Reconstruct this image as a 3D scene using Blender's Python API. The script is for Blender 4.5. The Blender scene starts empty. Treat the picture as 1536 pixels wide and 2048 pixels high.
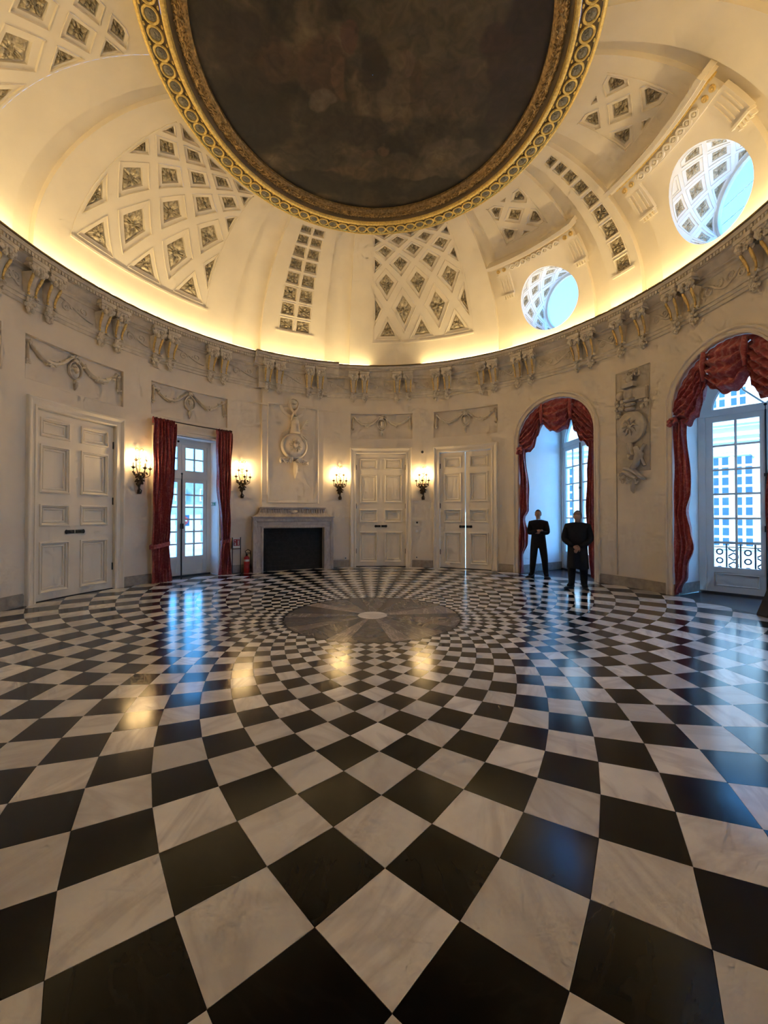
import bpy, bmesh, math, random
from math import sin, cos, pi, radians as rad, sqrt, hypot, atan2
from mathutils import Vector, Matrix
from mathutils.geometry import delaunay_2d_cdt

random.seed(7)
scn = bpy.context.scene
COL = scn.collection

# ------------------------------------------------------------------ camera, world, exposure
cam_d = bpy.data.cameras.new('camera')
cam_d.sensor_fit = 'HORIZONTAL'
cam_d.sensor_width = 36.0
cam_d.lens = 36.0 * 792.86 / 1536.0
cam_d.clip_start = 0.05
cam_d.clip_end = 400
cam = bpy.data.objects.new('camera', cam_d)
COL.objects.link(cam)
cam.location = (0.187, -6.4705, 1.6)
cam.rotation_euler = (pi / 2 + 0.01225, 0, 0)
scn.camera = cam

LED = 55.0          # cove strip emission
BULB = 330.0        # candle bulbs
SKY = 6.4           # daylight

world = bpy.data.worlds.new('sky')
scn.world = world
world.use_nodes = True
wn = world.node_tree.nodes
wl = world.node_tree.links
wn.clear()
wo = wn.new('ShaderNodeOutputWorld')
wb = wn.new('ShaderNodeBackground')
wtc = wn.new('ShaderNodeTexCoord')
wsx = wn.new('ShaderNodeSeparateXYZ')
wr = wn.new('ShaderNodeValToRGB')
wr.color_ramp.elements[0].position = 0.0
wr.color_ramp.elements[0].color = (0.13, 0.44, 0.86, 1)
wr.color_ramp.elements[1].position = 0.75
wr.color_ramp.elements[1].color = (0.035, 0.20, 0.64, 1)
wl.new(wtc.outputs['Generated'], wsx.inputs[0])
wl.new(wsx.outputs['Z'], wr.inputs[0])
wl.new(wr.outputs[0], wb.inputs['Color'])
wb.inputs['Strength'].default_value = SKY
wl.new(wb.outputs[0], wo.inputs[0])

sun_d = bpy.data.lights.new('sun', 'SUN')
sun_d.energy = 7.5
sun_d.angle = 0.02
sun_d.color = (0.86, 0.97, 1.0)
sun = bpy.data.objects.new('sun', sun_d)
COL.objects.link(sun)
sun.location = (-20, -24, 30)
sun.rotation_euler = (rad(46), 0, rad(-39))

vs = scn.view_settings
vs.view_transform = 'Standard'
vs.look = 'None'
vs.exposure = 0.45
vs.gamma = 1.0
vs.use_curve_mapping = False
cy = scn.cycles
cy.use_denoising = True
cy.use_adaptive_sampling = True
cy.adaptive_threshold = 0.12
cy.adaptive_min_samples = 12
cy.max_bounces = 9
cy.diffuse_bounces = 7
cy.glossy_bounces = 3
cy.transparent_max_bounces = 12
cy.sample_clamp_indirect = 6.0
cy.caustics_reflective = False
cy.caustics_refractive = False

# ------------------------------------------------------------------ room constants
R = 6.32                                   # wall radius
DA, DB, DR0, DZ0 = 2.9, 2.38, 3.3, 6.55    # dome profile ellipse

# ------------------------------------------------------------------ materials
MATS = {}
def mat(name, col, rough=0.6, metal=0.0, var=0.10, scale=6.0, bump=0.0, bscale=40.0, spec=0.5, col2=None, contrast=(0.3, 0.7), emis=None):
    if name in MATS: return MATS[name]
    m = bpy.data.materials.new(name); m.use_nodes = True
    nt = m.node_tree; n = nt.nodes; l = nt.links
    b = n['Principled BSDF']
    tc = n.new('ShaderNodeTexCoord')
    nz = n.new('ShaderNodeTexNoise'); nz.inputs['Scale'].default_value = scale; nz.inputs['Detail'].default_value = 5
    l.new(tc.outputs['Object'], nz.inputs['Vector'])
    rp = n.new('ShaderNodeValToRGB')
    rp.color_ramp.elements[0].position = contrast[0]; rp.color_ramp.elements[1].position = contrast[1]
    a = [c * (1 - var) for c in col]; c2 = col2 if col2 else [min(1, c * (1 + var)) for c in col]
    rp.color_ramp.elements[0].color = (*a, 1); rp.color_ramp.elements[1].color = (*c2, 1)
    l.new(nz.outputs['Fac'], rp.inputs[0]); l.new(rp.outputs[0], b.inputs['Base Color'])
    b.inputs['Roughness'].default_value = rough; b.inputs['Metallic'].default_value = metal
    b.inputs['Specular IOR Level'].default_value = spec
    if bump > 0:
        n2 = n.new('ShaderNodeTexNoise'); n2.inputs['Scale'].default_value = bscale; n2.inputs['Detail'].default_value = 4
        l.new(tc.outputs['Object'], n2.inputs['Vector'])
        bp = n.new('ShaderNodeBump'); bp.inputs['Strength'].default_value = bump; bp.inputs['Distance'].default_value = 0.01
        l.new(n2.outputs['Fac'], bp.inputs['Height']); l.new(bp.outputs[0], b.inputs['Normal'])
    if emis:
        b.inputs['Emission Color'].default_value = (*emis[0], 1); b.inputs['Emission Strength'].default_value = emis[1]
    MATS[name] = m
    return m

M_DOME = mat('dome_plaster', (0.86, 0.79, 0.66), 0.7, var=0.05, scale=1.5, bump=0.08, bscale=18)
M_WALL = mat('wall_paint', (0.79, 0.715, 0.61), 0.55, var=0.05, scale=1.2, bump=0.06, bscale=25)
M_STONE = mat('carved_stone', (0.68, 0.62, 0.53), 0.65, var=0.10, scale=8, bump=0.15, bscale=60)
M_RELIEF = mat('relief_stone', (0.56, 0.51, 0.44), 0.7, var=0.08, scale=9, bump=0.2, bscale=50)
M_DOOR = mat('door_paint', (0.82, 0.76, 0.66), 0.42, var=0.04, scale=2, bump=0.03)
M_GOLD = mat('gilding', (0.92, 0.62, 0.20), 0.40, metal=0.45, var=0.25, scale=30, bump=0.2, bscale=80)
M_GILTBAR = mat('gilt_bar_leaf', (0.85, 0.62, 0.25), 0.4, metal=0.6, var=0.2, scale=25)
M_GARLAND = mat('garland_gilding', (0.42, 0.28, 0.12), 0.42, metal=0.6, var=0.4, scale=24, bump=0.4, bscale=60)
M_OLIVE = mat('olive_paint', (0.17, 0.115, 0.05), 0.55, var=0.12, scale=5)
M_ROSE = mat('rosette_plaster', (0.50, 0.42, 0.28), 0.42, metal=0.3, var=0.35, scale=14, col2=(0.76, 0.68, 0.52), bump=0.3, bscale=70)
M_MEDAL = mat('medallion_grey', (0.24, 0.22, 0.17), 0.45, metal=0.2, var=0.35, scale=40, bump=0.4, bscale=60)
M_BRONZE = mat('bronze', (0.075, 0.050, 0.028), 0.42, metal=0.7, var=0.3, scale=30)
M_BLACK = mat('black_metal', (0.012, 0.012, 0.013), 0.45, var=0.2)
M_WINWOOD = mat('window_paint', (0.72, 0.72, 0.68), 0.45, var=0.04, scale=3)
M_NICHE = mat('niche_plaster', (0.86, 0.86, 0.84), 0.7, var=0.03, scale=2, bump=0.05)
M_SLATE = mat('slate_floor', (0.045, 0.047, 0.05), 0.25, var=0.2, scale=5)
M_BASE = mat('baseboard_stone', (0.36, 0.32, 0.27), 0.5, var=0.2, scale=10)
M_CLOTHES = mat('black_cloth', (0.010, 0.011, 0.015), 0.85, var=0.25, scale=20, spec=0.2)
M_SKIN = mat('skin', (0.42, 0.24, 0.17), 0.55, var=0.08, scale=20)
M_HAIR = mat('dark_hair', (0.015, 0.011, 0.009), 0.6, var=0.3, scale=60)
M_GREYHAIR = mat('brown_hair', (0.06, 0.045, 0.035), 0.6, var=0.3, scale=60)
M_SHOE = mat('black_leather', (0.008, 0.008, 0.009), 0.4, var=0.2)
M_RED = mat('red_enamel', (0.42, 0.015, 0.015), 0.3, var=0.1)
M_SIGNRED = mat('sign_red', (0.38, 0.03, 0.03), 0.5, var=0.05)
M_GREEN = mat('sign_green', (0.01, 0.20, 0.11), 0.5, var=0.05)
M_WHITE = mat('white_plastic', (0.75, 0.74, 0.70), 0.4, var=0.03)
M_CANDLE = mat('candle_sleeve', (0.65, 0.56, 0.40), 0.5, var=0.05)
M_FIREBOX = mat('firebox_iron', (0.012, 0.012, 0.014), 0.8, var=0.5, scale=12, bump=0.5, bscale=30)
M_FACADE = mat('facade_render', (0.72, 0.76, 0.72), 0.8, var=0.04, scale=1.0)
M_FACADE2 = mat('facade_far', (0.66, 0.68, 0.66), 0.8, var=0.05, scale=0.6)
M_SLATEROOF = mat('zinc_roof', (0.25, 0.29, 0.34), 0.6, var=0.15, scale=2)
M_BLUEGLASS = mat('facade_glass', (0.035, 0.10, 0.18), 0.25, var=0.2, scale=1)
M_GROUND = mat('courtyard_ground', (0.42, 0.42, 0.40), 0.9, var=0.15, scale=0.5)
M_GROUT = mat('floor_bed', (0.16, 0.14, 0.12), 0.8, var=0.2, scale=10)

def marble(name, base, vein, rough, vscale=3.0, vwidth=(0.46, 0.54), cloud=0.12, wax=True):
    m = bpy.data.materials.new(name); m.use_nodes = True
    nt = m.node_tree; n = nt.nodes; l = nt.links; b = n['Principled BSDF']
    at = n.new('ShaderNodeAttribute'); at.attribute_name = 'tone'
    tc = n.new('ShaderNodeTexCoord')
    ml = n.new('ShaderNodeVectorMath'); ml.operation = 'MULTIPLY_ADD'
    ml.inputs[1].default_value = (37.0, 91.0, 13.0)
    rot = n.new('ShaderNodeVectorRotate'); rot.rotation_type = 'Z_AXIS'
    ang = n.new('ShaderNodeMath'); ang.operation = 'MULTIPLY'; ang.inputs[1].default_value = 25.0
    l.new(at.outputs['Fac'], ang.inputs[0]); l.new(ang.outputs[0], rot.inputs['Angle'])
    cmb = n.new('ShaderNodeCombineXYZ')
    for i in range(3): l.new(at.outputs['Fac'], cmb.inputs[i])
    l.new(tc.outputs['Object'], rot.inputs['Vector'])
    l.new(cmb.outputs[0], ml.inputs[0]); l.new(rot.outputs[0], ml.inputs[2])
    mp = n.new('ShaderNodeMapping'); mp.inputs['Scale'].default_value = (1, 3.2, 1)
    l.new(ml.outputs[0], mp.inputs[0])
    nz = n.new('ShaderNodeTexNoise'); nz.inputs['Scale'].default_value = vscale; nz.inputs['Detail'].default_value = 6; nz.inputs['Distortion'].default_value = 0.5
    l.new(mp.outputs[0], nz.inputs['Vector'])
    rp = n.new('ShaderNodeValToRGB'); cr = rp.color_ramp
    cr.elements[0].position = vwidth[0]; cr.elements[0].color = (0, 0, 0, 1)
    cr.elements[1].position = vwidth[1]; cr.elements[1].color = (0, 0, 0, 1)
    e = cr.elements.new((vwidth[0] + vwidth[1]) / 2); e.color = (1, 1, 1, 1)
    l.new(nz.outputs['Fac'], rp.inputs[0])
    n2 = n.new('ShaderNodeTexNoise'); n2.inputs['Scale'].default_value = 4; n2.inputs['Detail'].default_value = 6
    l.new(ml.outputs[0], n2.inputs['Vector'])
    mix0 = n.new('ShaderNodeMix'); mix0.data_type = 'RGBA'
    mix0.inputs['A'].default_value = (*[c * (1 - 2 * cloud) for c in base], 1); mix0.inputs['B'].default_value = (*[min(1, c * (1 + cloud)) for c in base], 1)
    l.new(n2.outputs['Fac'], mix0.inputs['Factor'])
    # tone of the individual slab
    hs = n.new('ShaderNodeHueSaturation')
    vm = n.new('ShaderNodeMapRange'); vm.inputs['To Min'].default_value = 0.80; vm.inputs['To Max'].default_value = 1.14
    l.new(at.outputs['Fac'], vm.inputs['Value']); l.new(vm.outputs[0], hs.inputs['Value'])
    l.new(mix0.outputs['Result'], hs.inputs['Color'])
    mix = n.new('ShaderNodeMix'); mix.data_type = 'RGBA'
    mf = n.new('ShaderNodeMath'); mf.operation = 'MULTIPLY'; mf.inputs[1].default_value = 0.55
    l.new(rp.outputs[0], mf.inputs[0]); l.new(mf.outputs[0], mix.inputs['Factor'])
    l.new(hs.outputs[0], mix.inputs['A']); mix.inputs['B'].default_value = (*vein, 1)
    l.new(mix.outputs['Result'], b.inputs['Base Color'])
    rr = n.new('ShaderNodeMapRange'); rr.inputs['To Min'].default_value = rough * 0.75; rr.inputs['To Max'].default_value = rough * 1.3
    l.new(n2.outputs['Fac'], rr.inputs['Value']); l.new(rr.outputs[0], b.inputs['Roughness'])
    bp = n.new('ShaderNodeBump'); bp.inputs['Strength'].default_value = 0.05; bp.inputs['Distance'].default_value = 0.004
    n3 = n.new('ShaderNodeTexNoise'); n3.inputs['Scale'].default_value = 9; l.new(tc.outputs['Object'], n3.inputs['Vector'])
    l.new(n3.outputs['Fac'], bp.inputs['Height']); l.new(bp.outputs[0], b.inputs['Normal'])
    b.inputs['Specular IOR Level'].default_value = 0.35
    if wax:      # polished wax: a gloss that grows towards grazing angles
        b.inputs['Specular IOR Level'].default_value = 0.0
        out = n['Material Output']; gl = n.new('ShaderNodeBsdfGlossy'); ms = n.new('ShaderNodeMixShader')
        lw = n.new('ShaderNodeLayerWeight'); lw.inputs['Blend'].default_value = 0.5
        pw = n.new('ShaderNodeMath'); pw.operation = 'POWER'; pw.inputs[1].default_value = 3.3; l.new(lw.outputs['Facing'], pw.inputs[0])
        ma = n.new('ShaderNodeMath'); ma.operation = 'MULTIPLY_ADD'; ma.inputs[1].default_value = 0.85; ma.inputs[2].default_value = 0.005; l.new(pw.outputs[0], ma.inputs[0])
        l.new(rr.outputs[0], gl.inputs['Roughness']); l.new(bp.outputs[0], gl.inputs['Normal'])
        l.new(ma.outputs[0], ms.inputs[0]); l.new(b.outputs[0], ms.inputs[1]); l.new(gl.outputs[0], ms.inputs[2]); l.new(ms.outputs[0], out.inputs['Surface'])
    MATS[name] = m
    return m
M_TW = marble('white_marble', (0.93, 0.86, 0.78), (0.55, 0.49, 0.44), 0.17, 1.3, (0.44, 0.60))
M_TB = marble('black_marble', (0.007, 0.0065, 0.0065), (0.014, 0.012, 0.011), 0.15, 2.0)
M_W1 = marble('grey_brown_marble', (0.24, 0.20, 0.175), (0.52, 0.45, 0.39), 0.16, 3.0, (0.47, 0.53), 0.25)
M_W2 = marble('dark_grey_marble', (0.12, 0.105, 0.10), (0.24, 0.21, 0.19), 0.16, 3.0, (0.47, 0.53), 0.2)
M_W3 = marble('light_brown_marble', (0.40, 0.33, 0.285), (0.66, 0.57, 0.49), 0.16, 3.0, (0.46, 0.54), 0.25)
M_FPM = marble('mantel_marble', (0.47, 0.43, 0.41), (0.30, 0.26, 0.25), 0.35, 3.0, (0.42, 0.58), 0.15, False)

def glass_mat():
    m = bpy.data.materials.new('window_glass'); m.use_nodes = True
    n = m.node_tree.nodes; l = m.node_tree.links; n.clear()
    o = n.new('ShaderNodeOutputMaterial'); t = n.new('ShaderNodeBsdfTransparent'); g = n.new('ShaderNodeBsdfGlossy')
    g.inputs['Roughness'].default_value = 0.03
    nz = n.new('ShaderNodeTexNoise'); nz.inputs['Scale'].default_value = 2.0
    rp = n.new('ShaderNodeValToRGB')
    rp.color_ramp.elements[0].color = (0.88, 0.96, 0.95, 1); rp.color_ramp.elements[1].color = (0.94, 0.99, 0.99, 1)
    l.new(nz.outputs['Fac'], rp.inputs[0]); l.new(rp.outputs[0], t.inputs['Color'])
    lw = n.new('ShaderNodeLayerWeight'); pw = n.new('ShaderNodeMath'); pw.operation = 'POWER'; pw.inputs[1].default_value = 5.0; l.new(lw.outputs['Facing'], pw.inputs[0])
    f = n.new('ShaderNodeMath'); f.operation = 'MULTIPLY_ADD'; f.inputs[1].default_value = 0.7; f.inputs[2].default_value = 0.03; l.new(pw.outputs[0], f.inputs[0])
    mx = n.new('ShaderNodeMixShader'); l.new(f.outputs[0], mx.inputs[0]); l.new(t.outputs[0], mx.inputs[1]); l.new(g.outputs[0], mx.inputs[2])
    l.new(mx.outputs[0], o.inputs[0])
    MATS['window_glass'] = m
    return m
M_GLASS = glass_mat()

def fabric_mat():
    m = bpy.data.materials.new('red_toile_fabric'); m.use_nodes = True
    n = m.node_tree.nodes; l = m.node_tree.links; b = n['Principled BSDF']
    tc = n.new('ShaderNodeTexCoord')
    nz = n.new('ShaderNodeTexNoise'); nz.inputs['Scale'].default_value = 13; nz.inputs['Detail'].default_value = 4; nz.inputs['Distortion'].default_value = 1.6
    l.new(tc.outputs['Object'], nz.inputs['Vector'])
    rp = n.new('ShaderNodeValToRGB'); cr = rp.color_ramp
    cr.elements[0].position = 0.44; cr.elements[0].color = (0.30, 0.038, 0.048, 1)
    cr.elements[1].position = 0.62; cr.elements[1].color = (0.44, 0.135, 0.135, 1)
    e = cr.elements.new(0.53); e.color = (0.35, 0.060, 0.070, 1)
    l.new(nz.outputs['Fac'], rp.inputs[0]); l.new(rp.outputs[0], b.inputs['Base Color'])
    b.inputs['Roughness'].default_value = 0.45
    b.inputs['Sheen Weight'].default_value = 0.3
    MATS['red_toile_fabric'] = m
    return m
M_FAB = fabric_mat()

def emit_mat(name, col, st):
    m = bpy.data.materials.new(name); m.use_nodes = True
    n = m.node_tree.nodes; l = m.node_tree.links; n.clear()
    o = n.new('ShaderNodeOutputMaterial'); e = n.new('ShaderNodeEmission')
    e.inputs['Strength'].default_value = st
    nz = n.new('ShaderNodeTexNoise'); nz.inputs['Scale'].default_value = 3
    mx = n.new('ShaderNodeMix'); mx.data_type = 'RGBA'
    mx.inputs['A'].default_value = (*[c * 0.95 for c in col], 1); mx.inputs['B'].default_value = (*col, 1)
    l.new(nz.outputs['Fac'], mx.inputs['Factor']); l.new(mx.outputs['Result'], e.inputs['Color'])
    l.new(e.outputs[0], o.inputs[0]); MATS[name] = m
    return m
M_LED = emit_mat('warm_strip_lamp', (1.0, 0.73, 0.34), LED)
M_BULB = emit_mat('flame_bulb', (1.0, 0.66, 0.28), BULB)

def painting_mat():
    m = bpy.data.materials.new('old_oil_painting'); m.use_nodes = True
    n = m.node_tree.nodes; l = m.node_tree.links; b = n['Principled BSDF']
    tc = n.new('ShaderNodeTexCoord')
    wz = n.new('ShaderNodeTexNoise'); wz.inputs['Scale'].default_value = 1.6; wz.inputs['Detail'].default_value = 5
    l.new(tc.outputs['Object'], wz.inputs['Vector'])
    sub = n.new('ShaderNodeVectorMath'); sub.operation = 'SUBTRACT'; sub.inputs[1].default_value = (0.5, 0.5, 0.5)
    l.new(wz.outputs['Color'], sub.inputs[0])
    scl = n.new('ShaderNodeVectorMath'); scl.operation = 'SCALE'; scl.inputs['Scale'].default_value = 0.55
    l.new(sub.outputs[0], scl.inputs[0])
    warp = n.new('ShaderNodeVectorMath'); warp.operation = 'ADD'
    l.new(tc.outputs['Object'], warp.inputs[0]); l.new(scl.outputs[0], warp.inputs[1])
    cl = n.new('ShaderNodeTexNoise'); cl.inputs['Scale'].default_value = 0.9; cl.inputs['Detail'].default_value = 7; cl.inputs['Distortion'].default_value = 0.8
    l.new(tc.outputs['Object'], cl.inputs['Vector'])
    rp = n.new('ShaderNodeValToRGB'); cr = rp.color_ramp
    cr.elements[0].position = 0.36; cr.elements[0].color = (0.020, 0.015, 0.011, 1)
    cr.elements[1].position = 0.68; cr.elements[1].color = (0.24, 0.18, 0.10, 1)
    e = cr.elements.new(0.5); e.color = (0.075, 0.055, 0.034, 1)
    l.new(cl.outputs['Fac'], rp.inputs[0])
    prev = rp.outputs[0]
    # soft masses of figures and clouds: (x, y, rx, ry, colour, opacity)
    masses = [(0.9, -0.8, 1.3, 0.7, (0.15, 0.115, 0.062), 0.7), (2.35, -0.3, 0.55, 0.9, (0.042, 0.022, 0.017), 0.85),
              (2.5, 0.6, 0.5, 0.5, (0.035, 0.02, 0.016), 0.8), (-1.95, -0.3, 0.6, 0.6, (0.05, 0.032, 0.022), 0.8),
              (-2.1, 0.7, 0.7, 0.6, (0.022, 0.016, 0.013), 0.8), (-0.8, -0.05, 0.42, 0.55, (0.10, 0.055, 0.034), 0.85),
              (-0.90, 0.38, 0.22, 0.22, (0.20, 0.16, 0.11), 0.7), (-0.35, -0.50, 0.17, 0.20, (0.13, 0.065, 0.042), 0.9),
              (0.42, 0.45, 0.33, 0.62, (0.17, 0.12, 0.065), 0.7), (0.56, -0.22, 0.13, 0.15, (0.18, 0.115, 0.07), 0.7),
              (-0.35, 0.95, 0.8, 0.28, (0.045, 0.03, 0.022), 0.8), (1.35, 0.2, 0.6, 0.5, (0.12, 0.083, 0.05), 0.6),
              (-1.5, -0.2, 0.35, 0.3, (0.105, 0.058, 0.035), 0.7), (0.3, 1.75, 1.6, 0.35, (0.10, 0.072, 0.045), 0.6),
              (-1.2, 1.5, 0.7, 0.3, (0.05, 0.04, 0.03), 0.6), (1.5, 1.3, 0.7, 0.22, (0.14, 0.11, 0.075), 0.6), (-0.6, 1.9, 0.5, 0.18, (0.15, 0.10, 0.055), 0.7), (1.0, 2.2, 1.2, 0.25, (0.02, 0.016, 0.013), 0.8), (-1.3, 2.1, 0.9, 0.3, (0.018, 0.014, 0.012), 0.8), (0.0, -0.1, 0.22, 0.35, (0.05, 0.03, 0.02), 0.7), (-0.55, 0.1, 0.12, 0.4, (0.17, 0.10, 0.055), 0.7), (0.75, 0.15, 0.13, 0.45, (0.09, 0.055, 0.03), 0.8), (0.2, 1.35, 0.16, 0.13, (0.14, 0.08, 0.05), 0.8), (-0.1, 1.45, 0.14, 0.12, (0.12, 0.07, 0.042), 0.8), (1.9, -0.5, 0.3, 0.25, (0.07, 0.035, 0.028), 0.8)]
    for (x, y, rx, ry, c, op) in masses:
        mp = n.new('ShaderNodeMapping'); mp.vector_type = 'TEXTURE'
        mp.inputs['Location'].default_value = (x, y, 0); mp.inputs['Scale'].default_value = (rx, ry, 50)
        l.new(warp.outputs[0], mp.inputs[0])
        ln = n.new('ShaderNodeVectorMath'); ln.operation = 'LENGTH'; l.new(mp.outputs[0], ln.inputs[0])
        mr = n.new('ShaderNodeMapRange'); mr.interpolation_type = 'SMOOTHSTEP'
        mr.inputs['From Min'].default_value = 1.1; mr.inputs['From Max'].default_value = 0.8; mr.inputs['To Max'].default_value = op
        l.new(ln.outputs['Value'], mr.inputs['Value'])
        mx = n.new('ShaderNodeMix'); mx.data_type = 'RGBA'
        l.new(mr.outputs[0], mx.inputs['Factor']); l.new(prev, mx.inputs['A']); mx.inputs['B'].default_value = (*c, 1)
        prev = mx.outputs['Result']
    fine = n.new('ShaderNodeTexNoise'); fine.inputs['Scale'].default_value = 5; fine.inputs['Detail'].default_value = 8; fine.inputs['Distortion'].default_value = 1.0
    l.new(tc.outputs['Object'], fine.inputs['Vector'])
    mr = n.new('ShaderNodeMapRange'); mr.inputs['To Min'].default_value = 0.05; mr.inputs['To Max'].default_value = 1.10
    l.new(fine.outputs['Fac'], mr.inputs['Value'])
    hs = n.new('ShaderNodeHueSaturation'); l.new(prev, hs.inputs['Color']); l.new(mr.outputs[0], hs.inputs['Value'])
    l.new(hs.outputs[0], b.inputs['Base Color'])
    b.inputs['Roughness'].default_value = 0.6
    MATS['old_oil_painting'] = m
    return m
M_PAINT = painting_mat()

# ------------------------------------------------------------------ mesh helpers
class MB:
    def __init__(s): s.v = []; s.f = []; s.mi = []; s.cur = 0
    def add(s, vs_, fs_):
        o = len(s.v); s.v.extend([tuple(v) for v in vs_])
        for f in fs_: s.f.append([i + o for i in f]); s.mi.append(s.cur)
        return o
    def box(s, x0, x1, y0, y1, z0, z1, seg=0.3):
        n = max(1, int(abs(x1 - x0) / seg + 0.5))
        vs_ = []; fs_ = []
        for i in range(n + 1):
            x = x0 + (x1 - x0) * i / n
            vs_ += [(x, y0, z0), (x, y1, z0), (x, y1, z1), (x, y0, z1)]
        for i in range(n):
            a = 4 * i; b = a + 4
            for k in range(4): fs_.append([a + k, a + (k + 1) % 4, b + (k + 1) % 4, b + k])
        fs_.append([0, 3, 2, 1]); e = 4 * n; fs_.append([e, e + 1, e + 2, e + 3])
        s.add(vs_, fs_)
    def grid(s, fn, nu, nv, cu=False, cv=False):
        vs_ = []; fs_ = []
        U = nu if cu else nu + 1; V = nv if cv else nv + 1
        for i in range(U):
            for j in range(V): vs_.append(fn(i / nu, j / nv))
        for i in range(nu):
            for j in range(nv):
                a = i * V + j; b = ((i + 1) % U) * V + j; c = ((i + 1) % U) * V + (j + 1) % V; d = i * V + (j + 1) % V
                fs_.append([a, b, c, d])
        s.add(vs_, fs_)
    def tube(s, pts, rr, n=6, cap=True):
        pts = [Vector(p) for p in pts]; m = len(pts)
        if not hasattr(rr, '__len__'): rr = [rr] * m
        vs_ = []; fs_ = []
        t0 = (pts[1] - pts[0]).normalized()
        ref = Vector((0, 0, 1)) if abs(t0.z) < 0.9 else Vector((1, 0, 0))
        x = t0.cross(ref).normalized()
        for i, p in enumerate(pts):
            t = (pts[min(i + 1, m - 1)] - pts[max(i - 1, 0)])
            t = t.normalized() if t.length > 1e-9 else t0
            x = (x - t * x.dot(t)); x = x.normalized() if x.length > 1e-6 else t.orthogonal().normalized()
            y = t.cross(x)
            for k in range(n):
                a = 2 * pi * k / n; vs_.append(p + (x * cos(a) + y * sin(a)) * rr[i])
        for i in range(m - 1):
            for k in range(n): fs_.append([i * n + k, i * n + (k + 1) % n, (i + 1) * n + (k + 1) % n, (i + 1) * n + k])
        if cap: fs_.append(list(range(n - 1, -1, -1))); fs_.append([(m - 1) * n + k for k in range(n)])
        s.add(vs_, fs_)
    def ell(s, c, r, nu=8, nv=5, ang=0.0, lean=0.0):
        # ellipsoid; ang turns it in the x-z plane, lean about x
        ca, sa = cos(ang), sin(ang); cl, sl = cos(lean), sin(lean)
        vs_ = []; fs_ = []
        for j in range(nv + 1):
            th = pi * j / nv
            for i in range(nu):
                ph = 2 * pi * i / nu
                x, y, z = r[0] * sin(th) * cos(ph), r[1] * sin(th) * sin(ph), r[2] * cos(th)
                x, z = x * ca - z * sa, x * sa + z * ca
                y, z = y * cl - z * sl, y * sl + z * cl
                vs_.append((c[0] + x, c[1] + y, c[2] + z))
        for j in range(nv):
            for i in range(nu): fs_.append([j * nu + i, j * nu + (i + 1) % nu, (j + 1) * nu + (i + 1) % nu, (j + 1) * nu + i])
        s.add(vs_, fs_)
    def lathe(s, prof, n=16, c=(0, 0, 0), axis='z'):
        def fn(u, v):
            k = v * (len(prof) - 1); i = min(int(k + 1e-9), len(prof) - 2); q = k - i
            r_ = prof[i][0] * (1 - q) + prof[i + 1][0] * q; z_ = prof[i][1] * (1 - q) + prof[i + 1][1] * q
            a = 2 * pi * u
            if axis == 'z': return (c[0] + r_ * cos(a), c[1] + r_ * sin(a), c[2] + z_)
            return (c[0] + r_ * cos(a), c[1] + z_, c[2] + r_ * sin(a))
        s.grid(fn, n, len(prof) - 1, cu=True)
    def sweep(s, path, prof, closed=True, fn=None):
        # path in the (s, z) plane, profile (outward offset, depth); mitred; gives (s, depth, z)
        path = resample(path, 0.25, closed); m = len(path)
        vs_ = []; fs_ = []; k = len(prof)
        for i in range(m):
            p = path[i]
            a = path[i - 1] if (closed or i > 0) else None
            b = path[(i + 1) % m] if (closed or i < m - 1) else None
            def nrm(q0, q1):
                dx, dz = q1[0] - q0[0], q1[1] - q0[1]; L = hypot(dx, dz) or 1; return (dz / L, -dx / L)
            n1 = nrm(a, p) if a is not None else None; n2 = nrm(p, b) if b is not None else None
            if n1 is None: n1 = n2
            if n2 is None: n2 = n1
            bx, bz = n1[0] + n2[0], n1[1] + n2[1]; L2 = bx * bx + bz * bz
            if L2 < 1e-6: bx, bz, L2 = n1[0], n1[1], 1.0; sc = 1
            else: sc = 2.0 / L2
            for (o, d) in prof: vs_.append((p[0] + bx * sc * o, d, p[1] + bz * sc * o))
        for i in range(m if closed else m - 1):
            j = (i + 1) % m
            for q in range(k - 1): fs_.append([i * k + q, j * k + q, j * k + q + 1, i * k + q + 1])
        s.add(vs_, fs_)
    def map(s, fn): s.v = [fn(*v) for v in s.v]; return s
    def build(s, name, mats, parent=None, loc=None, rotz=0.0, smooth=None, tone=None):
        me = bpy.data.meshes.new(name)
        me.from_pydata(s.v, [], s.f)
        if not isinstance(mats, (list, tuple)): mats = [mats]
        for m in mats: me.materials.append(m)
        if len(mats) > 1: me.polygons.foreach_set('material_index', s.mi)
        if tone is not None:
            at = me.attributes.new('tone', 'FLOAT', 'FACE')
            at.data.foreach_set('value', tone if hasattr(tone, '__len__') else [tone] * len(s.f))
        if smooth is not None:
            me.polygons.foreach_set('use_smooth', [True] * len(s.f))
            if smooth < 180: me.set_sharp_from_angle(angle=rad(smooth))
        me.update()
        return link(name, me, parent, loc, rotz)
def link(name, me, parent=None, loc=None, rotz=0.0):
    o = bpy.data.objects.new(name, me); COL.objects.link(o)
    if loc: o.location = loc
    o.rotation_euler[2] = rotz
    if parent: o.parent = parent
    return o
def resample(path, step, closed):
    out = []; m = len(path)
    for i in range(m if closed else m - 1):
        a = path[i]; b = path[(i + 1) % m]
        k = max(1, int(hypot(b[0] - a[0], b[1] - a[1]) / step + 0.5))
        for q in range(k): out.append((a[0] + (b[0] - a[0]) * q / k, a[1] + (b[1] - a[1]) * q / k))
    if not closed: out.append(path[-1])
    return out
def bend(s_, d, z): return ((R - d) * sin(s_ / R), (R - d) * cos(s_ / R) - R, z)
def flat(s_, d, z): return (s_, -d, z)
def bay(az): a = rad(az); return (R * sin(a), R * cos(a), 0.0), -a
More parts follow.
